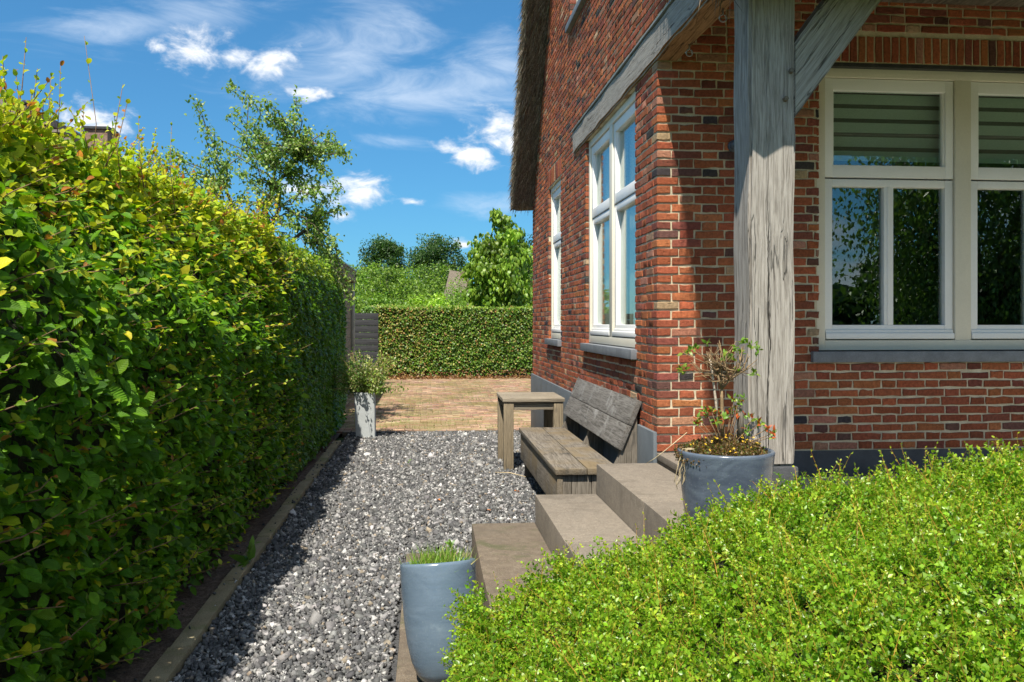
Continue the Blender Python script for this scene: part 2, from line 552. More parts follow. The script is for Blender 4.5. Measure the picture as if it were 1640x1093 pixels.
M['inner'] = mat_two('dark_core', (0.016, 0.02, 0.008), (0.035, 0.035, 0.016), 9, 1.0, bump=1.0, bscale=30, bdist=0.05)  # near-black solid core; shade between the leaves put into its colour
M['roof_tile'] = mat_two('roof_tile', (0.17, 0.135, 0.11), (0.24, 0.195, 0.165), 6, 0.9, bump=0.5, bscale=10)
M['dark_brick'] = mat_two('far_brick', (0.16, 0.10, 0.07), (0.22, 0.15, 0.11), 8, 0.9, bump=0.4, bscale=20)
M['straw'] = mat_two('dry_straw', (0.55, 0.45, 0.28), (0.45, 0.36, 0.21), 10, 0.9, bump=0)
M['orange_leaf'] = mat_two('fallen_leaf', (0.55, 0.20, 0.05), (0.45, 0.15, 0.04), 40, 0.7, bump=0)
M['lamp'] = mat_two('lamp_metal', (0.10, 0.12, 0.15), (0.08, 0.10, 0.12), 10, 0.4, bump=0)


def thatch_mat():
    m, nt, p, out = nodes_of('thatch')
    t = NT(nt)
    o = t.obj()
    v = t.map(o, (60, 5, 60), (R(0), 0, 0))
    g = t.noise(1.0, 6, 0.7, v, 0.5)
    g2 = t.noise(60, 4, 0.7, o)
    c = t.mix(t.ramp(g, 0.3, 0.68), (0.10, 0.08, 0.058), (0.29, 0.245, 0.19))
    c = t.mix(t.ramp(g2, 0.5, 0.75, 0, 0.5), c, (0.34, 0.29, 0.225))
    t.put(p.inputs['Base Color'], c)
    p.inputs['Roughness'].default_value = 1.0
    p.inputs['Specular IOR Level'].default_value = 0.05
    t.put(p.inputs['Normal'], t.bump(t.m('ADD', g, g2), 1.0, 0.03))
    return m


M['thatch'] = thatch_mat()
M['reed'] = mat_attr('reed', 1.0, 0.05, 0, 30)

# ------------------------------------------------------------------ object helpers


def thing(name, label, cat, loc=(0, 0, 0), group=None):
    o = bpy.data.objects.new(name, None)
    o.empty_display_size = 0.1
    COL.objects.link(o)
    o.location = loc
    o['label'] = label
    o['category'] = cat
    if group:
        o['group'] = group
    return o


def origin(o):
    v = Vector((0, 0, 0))
    while o is not None:
        v += o.location
        o = o.parent
    return v


def link(name, me, mat, parent=None):
    o = bpy.data.objects.new(name, me)
    COL.objects.link(o)
    if mat is not None and not me.materials:
        me.materials.append(mat)
    if parent is not None:
        o.parent = parent
    return o


def tag(o, label=None, cat=None, group=None, kind=None):
    if label:
        o['label'] = label
    if cat:
        o['category'] = cat
    if group:
        o['group'] = group
    if kind:
        o['kind'] = kind
    return o


def py_mesh(name, verts, faces, mat, parent=None, smooth=False, base=None):
    """verts in world space; moved to the parent's space"""
    off = origin(parent) if parent is not None else Vector(base or (0, 0, 0))
    me = bpy.data.meshes.new(name)
    me.from_pydata([tuple(Vector(v) - off) for v in verts], [], faces)
    if smooth:
        me.polygons.foreach_set('use_smooth', [True] * len(me.polygons))
    me.update()
    o = link(name, me, mat, parent)
    if parent is None:
        o.location = off
    return o


def bm_obj(name, bm, mat, parent=None, smooth=False, base=None):
    off = origin(parent) if parent is not None else Vector(base or (0, 0, 0))
    bmesh.ops.translate(bm, verts=bm.verts, vec=-off)
    bmesh.ops.recalc_face_normals(bm, faces=bm.faces)
    me = bpy.data.meshes.new(name)
    bm.to_mesh(me)
    bm.free()
    if smooth:
        me.polygons.foreach_set('use_smooth', [True] * len(me.polygons))
        try:
            me.set_sharp_from_angle(angle=R(40))
        except Exception:
            pass
    o = link(name, me, mat, parent)
    if parent is None:
        o.location = off
    return o


def box(bm, lo, hi, bev=0.0, mtx=None, jit=0.0):
    g = bmesh.ops.create_cube(bm, size=1.0)
    vs = g['verts']
    lo, hi = Vector(lo), Vector(hi)
    c, s = (lo + hi) / 2, hi - lo
    for v in vs:
        v.co = Vector((v.co.x * s.x, v.co.y * s.y, v.co.z * s.z))
        if jit:
            v.co += Vector((random.uniform(-jit, jit), random.uniform(-jit, jit), random.uniform(-jit, jit)))
    if bev:
        es = list({e for v in vs for e in v.link_edges})
        r = bmesh.ops.bevel(bm, geom=es, offset=bev, segments=2, profile=0.6, affect='EDGES')
        vs = list({v for f in r['faces'] for v in f.verts} | {v for v in vs if v.is_valid})
    for v in vs:
        v.co = (mtx @ v.co if mtx else v.co) + c
    return vs


def boxo(name, lo, hi, mat, parent=None, bev=0.0, mtx=None, jit=0.0, base=None):
    bm = bmesh.new()
    box(bm, lo, hi, bev, mtx, jit)
    return bm_obj(name, bm, mat, parent, smooth=bev > 0, base=base)


def tube_geo(pts, rad, seg=6, cap=True):
    pts = [Vector(p) for p in pts]
    if not isinstance(rad, (list, tuple)):
        rad = [rad] * len(pts)
    vs, fs = [], []
    up = Vector((0.13, 0.31, 0.94))
    for i, p in enumerate(pts):
        d = (pts[min(i + 1, len(pts) - 1)] - pts[max(i - 1, 0)]).normalized()
        a = d.cross(up)
        if a.length < 0.05:
            a = d.cross(Vector((1, 0, 0)))
        a.normalize()
        b = d.cross(a)
        for k in range(seg):
            t = 2 * math.pi * k / seg
            vs.append(p + (a * math.cos(t) + b * math.sin(t)) * rad[i])
    for i in range(len(pts) - 1):
        for k in range(seg):
            k2 = (k + 1) % seg
            fs.append((i * seg + k, i * seg + k2, (i + 1) * seg + k2, (i + 1) * seg + k))
    if cap:
        fs.append(tuple(range(seg))[::-1])
        n = (len(pts) - 1) * seg
        fs.append(tuple(range(n, n + seg)))
    return vs, fs


class Geo:
    def __init__(s):
        s.v, s.f = [], []

    def add(s, vf):
        n = len(s.v)
        s.v += list(vf[0])
        s.f += [tuple(i + n for i in f) for f in vf[1]]

    def tube(s, pts, rad, seg=6):
        s.add(tube_geo(pts, rad, seg))

    def build(s, name, mat, parent=None, smooth=True, base=None):
        return py_mesh(name, s.v, s.f, mat, parent, smooth, base)


def lathe(name, prof, c, mat, parent=None, seg=48, base=None):
    vs, fs = [], []
    for (r, z) in prof:
        for k in range(seg):
            t = 2 * math.pi * k / seg
            vs.append(Vector((c[0] + r * math.cos(t), c[1] + r * math.sin(t), c[2] + z)))
    for i in range(len(prof) - 1):
        for k in range(seg):
            k2 = (k + 1) % seg
            fs.append((i * seg + k, i * seg + k2, (i + 1) * seg + k2, (i + 1) * seg + k))
    fs.append(tuple(range(seg))[::-1])
    fs.append(tuple(range((len(prof) - 1) * seg, len(prof) * seg)))
    return py_mesh(name, vs, fs, mat, parent, True, base)


def np_mesh(name, V, T, mat, parent=None, C=None, UV=None, smooth=False, base=None):
    """V (n,3) world, T (m,3) triangles; C (n,3) vertex colours"""
    off = np.array(origin(parent) if parent is not None else Vector(base or (0, 0, 0)))
    V = (np.asarray(V, dtype=np.float32) - off.astype(np.float32))
    T = np.asarray(T, dtype=np.int32)
    me = bpy.data.meshes.new(name)
    n, k = len(V), len(T)
    me.vertices.add(n)
    me.vertices.foreach_set('co', np.ascontiguousarray(V, dtype=np.float32).ravel())
    me.loops.add(k * 3)
    me.loops.foreach_set('vertex_index', T.ravel())
    me.polygons.add(k)
    me.polygons.foreach_set('loop_start', np.arange(0, k * 3, 3, dtype=np.int32))
    if smooth:
        me.polygons.foreach_set('use_smooth', np.ones(k, dtype=bool))
    if C is not None:
        a = me.attributes.new('Col', 'FLOAT_COLOR', 'POINT')
        a.data.foreach_set('color', np.concatenate([C, np.ones((n, 1))], 1).astype(np.float32).ravel())
    if UV is not None:
        a = me.attributes.new('luv', 'FLOAT_VECTOR', 'POINT')
        a.data.foreach_set('vector', np.asarray(UV, dtype=np.float32).ravel())
    me.update(calc_edges=True)
    o = link(name, me, mat, parent)
    if parent is None:
        o.location = tuple(off)
    return o


def frames(d, up):
    """rotation matrices with x = d, z near up"""
    d = d / np.linalg.norm(d, axis=1, keepdims=True)
    y = np.cross(up, d)
    y /= np.maximum(np.linalg.norm(y, axis=1, keepdims=True), 1e-6)
    z = np.cross(d, y)
    return np.stack([d, y, z], 2)


def scatter(tv, tt, P, Rm, Sc, C, tc=None):
    """copies of a template (verts, tris) at P; returns V, T, colours"""
    n, k = len(P), len(tv)
    V = np.einsum('nij,kj->nki', Rm, tv) * np.asarray(Sc).reshape(n, 1, -1) + P[:, None, :]
    T = (tt[None] + (np.arange(n) * k)[:, None, None]).reshape(-1, 3)
    CC = np.repeat(C[:, None, :], k, 1)
    if tc is not None:
        CC = CC * tc[None]
    return V.reshape(-1, 3), T, CC.reshape(-1, 3)


def join_np(parts):
    V, T, C = [], [], []
    n = 0
    for (v, t, c) in parts:
        V.append(v)
        T.append(t + n)
        C.append(c)
        n += len(v)
    return np.concatenate(V), np.concatenate(T), np.concatenate(C)


def pick(pal, w, n, jit=0.15):
    pal = np.array(pal)
    i = rng.choice(len(pal), n, p=np.array(w) / np.sum(w))
    c = pal[i] * (1 + rng.normal(0, jit, (n, 1)))
    return np.clip(c * (1 + rng.normal(0, jit * 0.3 if jit < 0.175 else 0.012, (n, 3))), 0.004, 0.9)


def leaf_tpl(w=0.5, fold=0.12, curl=0.15):
    """hexagonal leaf of unit length along x: 6 verts, 4 tris"""
    v = np.array([(0, 0, 0), (0.35, w / 2, fold), (0.35, -w / 2, fold), (0.72, w * 0.36, fold * 0.7 - curl * 0.4), (0.72, -w * 0.36, fold * 0.7 - curl * 0.4), (1, 0, -curl)])
    t = np.array([(0, 2, 1), (1, 2, 4), (1, 4, 3), (3, 4, 5)])
    return v, t


def leaf2_tpl(w=0.5, fold=0.1):
    v = np.array([(0, 0, 0), (0.45, w / 2, fold), (1, 0, 0), (0.45, -w / 2, fold)])
    return v, np.array([(0, 2, 1), (0, 3, 2)])


def beech_tpl(w=0.62, fold=0.10, curl=0.12, wav=0.03, seed=0):
    r = np.random.default_rng(seed)
    xs = [0.0, 0.22, 0.5, 0.78, 1.0]
    ws = [0, 0.78, 1.0, 0.68, 0]
    v, uv = [], []
    for i, x in enumerate(xs):
        v.append((x, 0, -curl * x * x))
        uv.append((x, 0, 0))
    for sgn in (1, -1):
        for i in (1, 2, 3):
            e = ws[i] * w / 2 * (1 + r.normal(0, 0.06))
            v.append((xs[i] + 0.02 + r.normal(0, 0.015), sgn * e, fold * ws[i] - curl * xs[i] ** 2 + r.normal(0, wav)))
            uv.append((xs[i], sgn * ws[i] * 0.5, 0))
    t = []
    for q, b in ((1, 5), (-1, 8)):
        a = [(0, b, 1), (1, b, b + 1), (1, b + 1, 2), (2, b + 1, b + 2), (2, b + 2, 3), (3, b + 2, 4)]
        for f in a:
            t.append(f if q < 0 else f[::-1])
    return np.array(v), np.array(t), np.array(uv)


def rand_dirs(n):
    d = rng.normal(0, 1, (n, 3))
    return d / np.linalg.norm(d, axis=1, keepdims=True)


def sprig_tpl(nl, ll, lw, length, two=False, seed=0, twig=0.012, ang=1.0, tipsmall=True, twcol=(2.0, 0.9, 1.5)):
    """a twig of given length along x with nl leaves; colours: leaf multiplier, the twig in its own tint"""
    r = np.random.default_rng(seed)
    lv, lt = (leaf2_tpl if two else leaf_tpl)(lw)
    V, T, C = [], [], []
    n = 0
    bend = r.normal(0, 0.08, 2)
    axis = lambda s: np.array([s * length, bend[0] * length * s * s, bend[1] * length * s * s])
    if twig:
        pts = [axis(s) for s in (0, 0.5, 1.0)]
        for i, p in enumerate(pts):
            rr = twig * (1 - 0.35 * i)
            for k in range(3):
                V.append(p + np.array([0, math.cos(k * 2.094), math.sin(k * 2.094)]) * rr)
                C.append(twcol)
        for i in range(2):
            for k in range(3):
                k2 = (k + 1) % 3
                T += [(i * 3 + k, i * 3 + k2, i * 3 + 3 + k2), (i * 3 + k, i * 3 + 3 + k2, i * 3 + 3 + k)]
        n = 9
    for i in range(nl):
        s = (i + 0.6) / nl
        s = min(1.0, s + r.normal(0, 0.02))
        p = axis(s)
        phi = i * 2.4 + r.normal(0, 0.4)
        out = np.array([0.75 + r.normal(0, 0.25), math.cos(phi) * ang, math.sin(phi) * ang])
        out /= np.linalg.norm(out)
        up = np.array([0.4, 0, 0]) + r.normal(0, 0.45, 3) + np.array([0, 0, 0.7])
        Rm = frames(out[None], up[None])[0]
        sz = ll * (1 + r.normal(0, 0.18)) * (1 - (0.35 * s if tipsmall else 0))
        q = (Rm @ (lv * sz).T).T + p
        b = len(V)
        V += list(q)
        f = 1 + r.normal(0, 0.15)
        tip = max(0, s - 0.6) * 0.7
        C += [(f * (1 + tip * 1.2), f * (1 + tip * 0.6), f)] * len(lv)
        T += [tuple(x + b for x in tt) for tt in lt]
    return np.array(V), np.array(T), np.array(C)


# ================================================================== SETTING
def sheet(name, x0, x1, y0, y1, z, mat, label=None):
    o = py_mesh(name, [(x0, y0, z), (x1, y0, z), (x1, y1, z), (x0, y1, z)], [(0, 1, 2, 3)], mat)
    tag(o, label, kind='structure')
    return o


XW, YF = 1.437, 5.457          # corner of the house: side wall plane, front wall plane
YB = 12.05                     # rear corner
XB = -1.02                     # inner edge of the concrete border
S0 = -0.125                    # left edge of the lowest step
ZS0 = 0.025
YG = 11.75                     # where gravel gives way to brick paving

sheet('ground', -900, 900, -900, 900, -0.06, M['lawn'])


def gravel():
    sheet('gravel_path', XB - 0.02, XW + 0.05, -4, YG, -0.018, M['gravel_base'], 'dark grey gravel path between hedge and house')
    tv = np.array([(x, y, z) for x in (-1, 1) for y in (-1, 1) for z in (-1, 1)], float) * 0.5
    tt = np.array([(0, 1, 3), (0, 3, 2), (4, 6, 7), (4, 7, 5), (0, 4, 5), (0, 5, 1), (2, 3, 7), (2, 7, 6), (0, 2, 6), (0, 6, 4), (1, 5, 7), (1, 7, 3)])
    pts = []

    def region(x0, x1, y0, y1, sp):
        nx, ny = int((x1 - x0) / sp), int((y1 - y0) / sp)
        gx, gy = np.meshgrid(np.arange(nx), np.arange(ny))
        p = np.stack([x0 + (gx.ravel() + 0.5) * sp, y0 + (gy.ravel() + 0.5) * sp], 1)
        pts.append(p + rng.uniform(-0.6, 0.6, p.shape) * sp)
    region(XB + 0.01, S0 - 0.02, 1.8, 5.47, 0.0132)
    region(XB + 0.01, XW - 0.03, 5.47, 8.4, 0.0165)
    region(XB + 0.01, XW - 0.03, 8.4, YG - 0.02, 0.0215)
    # a few stones kicked onto the edging and the lowest steps
    spill = []
    for (x0, x1, y0, y1, q) in ((XB - 0.10, XB, 2.2, 10.6, 70), (XB - 0.3, XB - 0.1, 2.2, 10.6, 60), (S0, S0 + 0.3, 2.6, 5.4, 14)):
        spill.append(np.column_stack([rng.uniform(x0, x1, q), rng.uniform(y0, y1, q)]))
    P = np.concatenate(pts)
    P = P[(P[:, 0] > XB + 0.005) & (P[:, 1] < YG - 0.01)]
    nb = len(P)
    P = np.concatenate([P] + spill)
    n = len(P)
    mound = 0.006 * np.sin(P[:, 0] * 5 + 1) + 0.005 * np.sin(P[:, 1] * 3.1)
    z = rng.uniform(-0.014, 0.006, n) + mound * 0.6
    z[nb:] = np.where(P[nb:, 0] > XB, ZS0 + 0.006, np.where(P[nb:, 0] > XB - 0.1, 0.038, 0.002))
    ax = rand_dirs(n)
    Rm = frames(ax, rand_dirs(n) + 0.01)
    size = rng.lognormal(math.log(0.0138), 0.34, n) * np.where(P[:, 1] > 8.4, 1.3, np.where(P[:, 1] > 5.47, 1.1, 1.0))
    size[nb:] *= 0.65
    aspect = np.clip(rng.normal(1, 0.22, (n, 3)), 0.55, 1.5) * np.array([1.25, 1.0, 0.72])
    # own corner jitter for every stone
    tvj = tv[None] * rng.uniform(0.55, 1.25, (n, 8, 3))
    V = np.einsum('nij,nkj->nki', Rm, tvj * (size[:, None] * aspect)[:, None, :]) + np.column_stack([P, z])[:, None, :]
    T = (tt[None] + (np.arange(n) * 8)[:, None, None]).reshape(-1, 3)
    C = pick([(0.075, 0.075, 0.076), (0.115, 0.115, 0.114), (0.175, 0.173, 0.168), (0.30, 0.293, 0.282), (0.24, 0.20, 0.15), (0.46, 0.45, 0.435)],
             [0.24, 0.32, 0.24, 0.135, 0.03, 0.035], n, 0.18)
    o = np_mesh('gravel', V.reshape(-1, 3), T, M['gravel'], C=np.repeat(C, 8, 0))
    tag(o, 'loose grey and white crushed stone gravel covering the path', kind='stuff')
    print('gravel', n)


gravel()


def border():
    sheet('soil_bed', -3.2, XB - 0.10, -4, 13.6, -0.004, M['soil'], 'bare brown soil strip under the hedge')
    ys = [-2.0, 0.0, 1.95, 2.95, 3.95, 4.95, 5.95, 6.95, 7.95, 8.95, 9.95, 10.7]
    t = thing('garden_edging', 'mossy concrete edging strip between soil bed and gravel', 'edging', (XB - 0.05, 4, -0.05))
    for a, b in zip(ys[:-1], ys[1:]):
        boxo('edging_stone', (XB - 0.09, a + 0.004, -0.05), (XB, b - 0.004, 0.034 + random.uniform(-0.004, 0.004)), M['kerb'], t, 0.006, jit=0.003)


border()


def paving():
    base = sheet('brick_paving', -4.5, 9.0, YG, 23.6, -0.012, M['paver_base'], 'weathered clay brick paving with moss in the joints')
    L, W = 0.20, 0.10
    rows = int((23.0 - YG) / W)
    pal = [(0.33, 0.20, 0.13), (0.38, 0.25, 0.17), (0.28, 0.165, 0.11), (0.34, 0.25, 0.15), (0.30, 0.235, 0.12)]
    singles = []
    allp = []
    for r in range(rows):
        y = YG + 0.045 + r * W
        x = -2.6 + (0.5 * L if r % 2 else 0)
        x1 = 2.9 if y < 13 else 4.2
        while x < x1:
            allp.append((x, y, r))
            x += L
    me_list = []
    for k in range(6):
        bm = bmesh.new()
        box(bm, (-L / 2 + 0.004, -W / 2 + 0.005, -0.03), (L / 2 - 0.004, W / 2 - 0.005, 0.0), 0, jit=0.003)
        bmesh.ops.bevel(bm, geom=[e for e in bm.edges if all(v.co.z > -0.005 for v in e.verts)], offset=0.004, segments=1, affect='EDGES')
        bmesh.ops.recalc_face_normals(bm, faces=bm.faces)
        me = bpy.data.meshes.new('paver')
        bm.to_mesh(me)
        bm.free()
        me.materials.append(M['paver'])
        me_list.append(me)
    near = sorted([p for p in allp if -1.2 < p[0] < 1.7 and p[1] < 13.8], key=lambda p: p[1])[:300]
    ns = set(near)
    o0 = origin(base)
    for (x, y, r) in near:
        o = bpy.data.objects.new('paver', random.choice(me_list))
        COL.objects.link(o)
        o.parent = base
        o.location = Vector((x, y, 0.006 + random.uniform(-0.004, 0.004) + 0.004 * math.sin(x * 3 + y * 2))) - o0
        o.rotation_euler = (random.gauss(0, 0.02), random.gauss(0, 0.015), random.gauss(0, 0.01))
        c = pick(pal, [4, 3, 2, 3, 2], 1)[0]
        o.color = (*c, 1)
    rest = np.array([p for p in allp if p not in ns])
    n = len(rest)
    tv = np.array([(x, y, z) for x in (-L / 2 + 0.005, L / 2 - 0.005) for y in (-W / 2 + 0.006, W / 2 - 0.006) for z in (-0.03, 0)])
    tt = np.array([(1, 5, 7), (1, 7, 3), (0, 4, 5), (0, 5, 1), (2, 3, 7), (2, 7, 6), (0, 1, 3), (0, 3, 2), (4, 6, 7), (4, 7, 5)])
    P = np.column_stack([rest[:, 0], rest[:, 1], 0.006 + rng.uniform(-0.005, 0.005, n) + 0.004 * np.sin(rest[:, 0] * 3 + rest[:, 1] * 2)])
    d = np.column_stack([np.ones(n), rng.normal(0, 0.01, n), rng.normal(0, 0.015, n)])
    up = np.column_stack([rng.normal(0, 0.02, n), rng.normal(0, 0.03, n), np.ones(n)])
    V, T, C = scatter(tv, tt, P, frames(d, up), np.ones((n, 1)), pick(pal, [4, 3, 2, 3, 2], n, 0.14))
    tag(np_mesh('pavers', V, T, M['paver_mass'], base, C), kind='stuff')
    boxo('kerb_stone', (-1.1, YG - 0.055, -0.05), (XW - 0.03, YG + 0.0, 0.012), M['concrete_old'], base, 0.006)
    # grass in the joints
    pv = []
    blades = np.array([(0, -0.5, 0), (0, 0.5, 0), (0.25, 0, 1)]) * np.array([1, 0.08, 1])
    for k in range(260):
        y = YG + 0.2 + abs(random.gauss(0, 1)) * 3.6
        x = random.uniform(-1.3, 2.4)
        if y < 16.2 and y > 13.2 and x > 0.2 and random.random() < 0.75:
            continue
        if y > 21:
            y = random.uniform(16, 20)
        for q in range(random.randint(6, 22)):
            pv.append((x + random.gauss(0, 0.10), y + random.gauss(0, 0.05)))
    pv = np.array(pv)
    n = len(pv)
    P = np.column_stack([pv, np.zeros(n)])
    az = rng.uniform(0, 6.28, n)
    Rm = frames(np.column_stack([np.cos(az), np.sin(az), np.zeros(n)]), np.tile([0, 0, 1.0], (n, 1)))
    V, T, C = scatter(blades, np.array([(0, 1, 2)]), P, Rm, rng.uniform(0.03, 0.065, (n, 1)), pick([(0.14, 0.26, 0.03), (0.20, 0.30, 0.05), (0.10, 0.2, 0.03)], [2, 1, 1], n))
    tag(np_mesh('joint_grass', V, T, M['leaf'], C=C), 'thin grass growing in the joints of the brick paving', kind='stuff')
    # brown leaf litter at the foot of the far hedge
    n = 1500
    P = np.column_stack([rng.uniform(-2.4, 3.0, n), 22.95 - np.abs(rng.normal(0, 0.16, n)), rng.uniform(0.005, 0.05, n)])
    lv, lt = leaf2_tpl(0.6, 0.2)
    V, T, C = scatter(lv, lt, P, frames(rand_dirs(n), rand_dirs(n)), rng.uniform(0.05, 0.10, (n, 1)), pick([(0.30, 0.15, 0.06), (0.22, 0.10, 0.05), (0.36, 0.22, 0.10)], [1, 1, 1], n))
    tag(np_mesh('leaf_litter', V, T, M['leaf'], C=C), 'dry brown leaves lying along the foot of the far hedge', kind='stuff')


paving()

# ================================================================== HOUSE
CH = 0.056
Z0 = 0.617
PAL = [(0.32, 0.095, 0.043), (0.27, 0.077, 0.040), (0.20, 0.064, 0.043), (0.13, 0.062, 0.05), (0.40, 0.27, 0.16), (0.32, 0.15, 0.095), (0.37, 0.125, 0.05), (0.055, 0.045, 0.045)]
PW = [0.31, 0.27, 0.14, 0.045, 0.025, 0.08, 0.13, 0.02]
house = thing('brick_house', 'red brick house with thatched roof, oak porch post and white windows', 'house', (XW, YF, 0))


def place_f(u, v, w):
    return Vector((u, YF + w, v))


def place_s(u, v, w):
    return Vector((XW + w, u, v))


def wall_solid(name, place, u0, u1, v0, v1, holes, w0, w1, mat, parent):
    us = sorted({u0, u1, *[x for h in holes for x in h[:2] if u0 < x < u1]})
    vs = sorted({v0, v1, *[x for h in holes for x in h[2:] if v0 < x < v1]})
    nu, nv = len(us) - 1, len(vs) - 1

    def solid(i, j):
        if i < 0 or j < 0 or i >= nu or j >= nv:
            return False
        cu, cv = (us[i] + us[i + 1]) / 2, (vs[j] + vs[j + 1]) / 2
        return not any(h[0] < cu < h[1] and h[2] < cv < h[3] for h in holes)
    bm = bmesh.new()
    for i in range(nu):
        for j in range(nv):
            if not solid(i, j):
                continue
            a, b, c, d = us[i], us[i + 1], vs[j], vs[j + 1]

            def q(*p):
                bm.faces.new([bm.verts.new(place(*x)) for x in p])
            q((a, c, w0), (b, c, w0), (b, d, w0), (a, d, w0))
            q((a, c, w1), (b, c, w1), (b, d, w1), (a, d, w1))
            if not solid(i - 1, j):
                q((a, c, w0), (a, d, w0), (a, d, w1), (a, c, w1))
            if not solid(i + 1, j):
                q((b, c, w0), (b, d, w0), (b, d, w1), (b, c, w1))
            if not solid(i, j - 1):
                q((a, c, w0), (b, c, w0), (b, c, w1), (a, c, w1))
            if not solid(i, j + 1):
                q((a, d, w0), (b, d, w0), (b, d, w1), (a, d, w1))
    bmesh.ops.remove_doubles(bm, verts=bm.verts, dist=1e-5)
    return bm_obj(name, bm, mat, parent)


def brick_tpl():
    """unit brick: u in -1..1, v in -1..1, w 0 (face) .. 1 (back); 3 rings of 10 points"""
    ring = [(-1, -1), (-0.35, -1), (0.35, -1), (1, -1), (1, 0), (1, 1), (0.35, 1), (-0.35, 1), (-1, 1), (-1, 0)]
    fs = []
    for r in range(2):
        for k in range(10):
            k2 = (k + 1) % 10
            a, b, c, d = r * 10 + k, r * 10 + k2, (r + 1) * 10 + k2, (r + 1) * 10 + k
            fs += [(a, b, c), (a, c, d)]
    b = 20
    # strip across the face
    for p, q, s, t in ((0, 1, 7, 8), (1, 2, 6, 7), (2, 3, 5, 6)):
        fs += [(b + p, b + q, b + s), (b + p, b + s, b + t)]
    fs += [(b + 0, b + 8, b + 9), (b + 3, b + 4, b + 5)]
    return np.array(ring, float), np.array(fs)


RING, BTRI = brick_tpl()


def brick_verts(bl, r):
    """bl (n,5): u centre, v centre, half length, half height, depth -> (n,30,3) in u,v,w"""
    n = len(bl)
    out = np.zeros((n, 30, 3))
    jit = r.normal(0, 1, (n, 10, 2))
    hu, hv = bl[:, 2], bl[:, 3]
    for k, (inset, w) in enumerate(((0.0, 1.0), (0.0, 0.003), (0.003, 0.0))):
        u = RING[None, :, 0] * (hu[:, None] - inset) + jit[:, :, 0] * 0.0016
        v = RING[None, :, 1] * (hv[:, None] - inset) + jit[:, :, 1] * 0.0020
        out[:, k * 10:(k + 1) * 10, 0] = bl[:, 0:1] + u
        out[:, k * 10:(k + 1) * 10, 1] = bl[:, 1:2] + v
        out[:, k * 10:(k + 1) * 10, 2] = (bl[:, 4:5] if w == 1.0 else w) + (0 if w == 1.0 else r.normal(0, 0.0007, (n, 10)))
    proud = r.normal(0, 0.0008, (n, 1))
    out[:, 10:, 2] += proud
    return out


def lay(u0, u1, v0, v1, holes, stag=0, corner=None, rake=None, cut=None):
    """courses of alternating stretchers and headers; returns list (u, v, hl, hh, depth)"""
    res = []
    j = 0.010
    nrow = int(round((v1 - v0) / CH))
    for r in range(nrow):
        vc = v0 + r * CH + CH / 2
        A = (r + stag) % 2 == 0
        u = u0
        s = A
        if corner is not None:
            u = corner[0] + (0.10 if A else 0.195)
            s = not A if False else A
        bl = []
        # walk from the start of the row
        while u < u1:
            ln = (0.185 if s else 0.088) + random.gauss(0, 0.003)
            bl.append([u, min(u + ln, u1)])
            u += ln + j + random.gauss(0, 0.0015)
            s = not s
        if corner is not None and corner[1] < 0:
            pass
        for a, b in bl:
            segs = [[a, b, False]]
            for h in holes:
                if h[2] - 0.01 < vc < h[3] + 0.01:
                    ns = []
                    for x, y, e in segs:
                        if y <= h[0] or x >= h[1]:
                            ns.append([x, y, e or abs(y - h[0]) < 0.02 or abs(x - h[1]) < 0.02])
                        else:
                            if x < h[0] - 0.02:
                                ns.append([x, h[0] - 0.001, True])
                            if y > h[1] + 0.02:
                                ns.append([h[1] + 0.001, y, True])
                    segs = ns
            for x, y, e in segs:
                if y - x < 0.022:
                    continue
                if rake and vc > rake((x + y) / 2):
                    continue
                res.append((0.5 * (x + y), vc + random.gauss(0, 0.0012), 0.5 * (y - x), 0.0228 + random.gauss(0, 0.0008), 0.095 if e else 0.022))
    return res


def brick_stuff(name, bl, place_axes, parent):
    """joined bricks. place_axes: function (n,k,3) uvw -> xyz"""
    bl = np.array(bl)
    V = place_axes(brick_verts(bl, rng))
    n = len(bl)
    T = (BTRI[None] + (np.arange(n) * 30)[:, None, None]).reshape(-1, 3)
    C = np.repeat(pick(PAL, PW, n, 0.13), 30, 0)
    o = np_mesh(name, V.reshape(-1, 3), T, M['brick_mass'], parent, C, smooth=True)
    try:
        o.data.set_sharp_from_angle(angle=R(28))
    except Exception:
        pass
    return tag(o, kind='stuff')


def ax_f(q):
    return np.stack([q[..., 0], YF + q[..., 2], q[..., 1]], -1)


def ax_s(q):
    return np.stack([XW + q[..., 2], q[..., 0], q[..., 1]], -1)


# openings (u0, u1, v0, v1)
ZS = Z0 + 10 * CH              # underside of the window sills 1.177
ZT = Z0 + 44 * CH              # head of the ground floor windows 3.081
ZBM = Z0 + 48 * CH             # top of the oak beam 3.305
WF = (2.497, 4.50, ZS, ZT)     # front window
WB = (6.05, 7.97, ZS, ZT)      # large side window
WS = (9.49, 10.45, ZS, Z0 + 43 * CH)
WU = (7.75, 8.86, Z0 + 67 * CH, Z0 + 90 * CH)
ROOF_Y, ROOF_Z, PITCH = 11.95, 3.08, 1.33


def rake(y):
    return min(ROOF_Z + (ROOF_Y - y) * PITCH, 4.20 + (y - 4.863) * PITCH) + 0.12


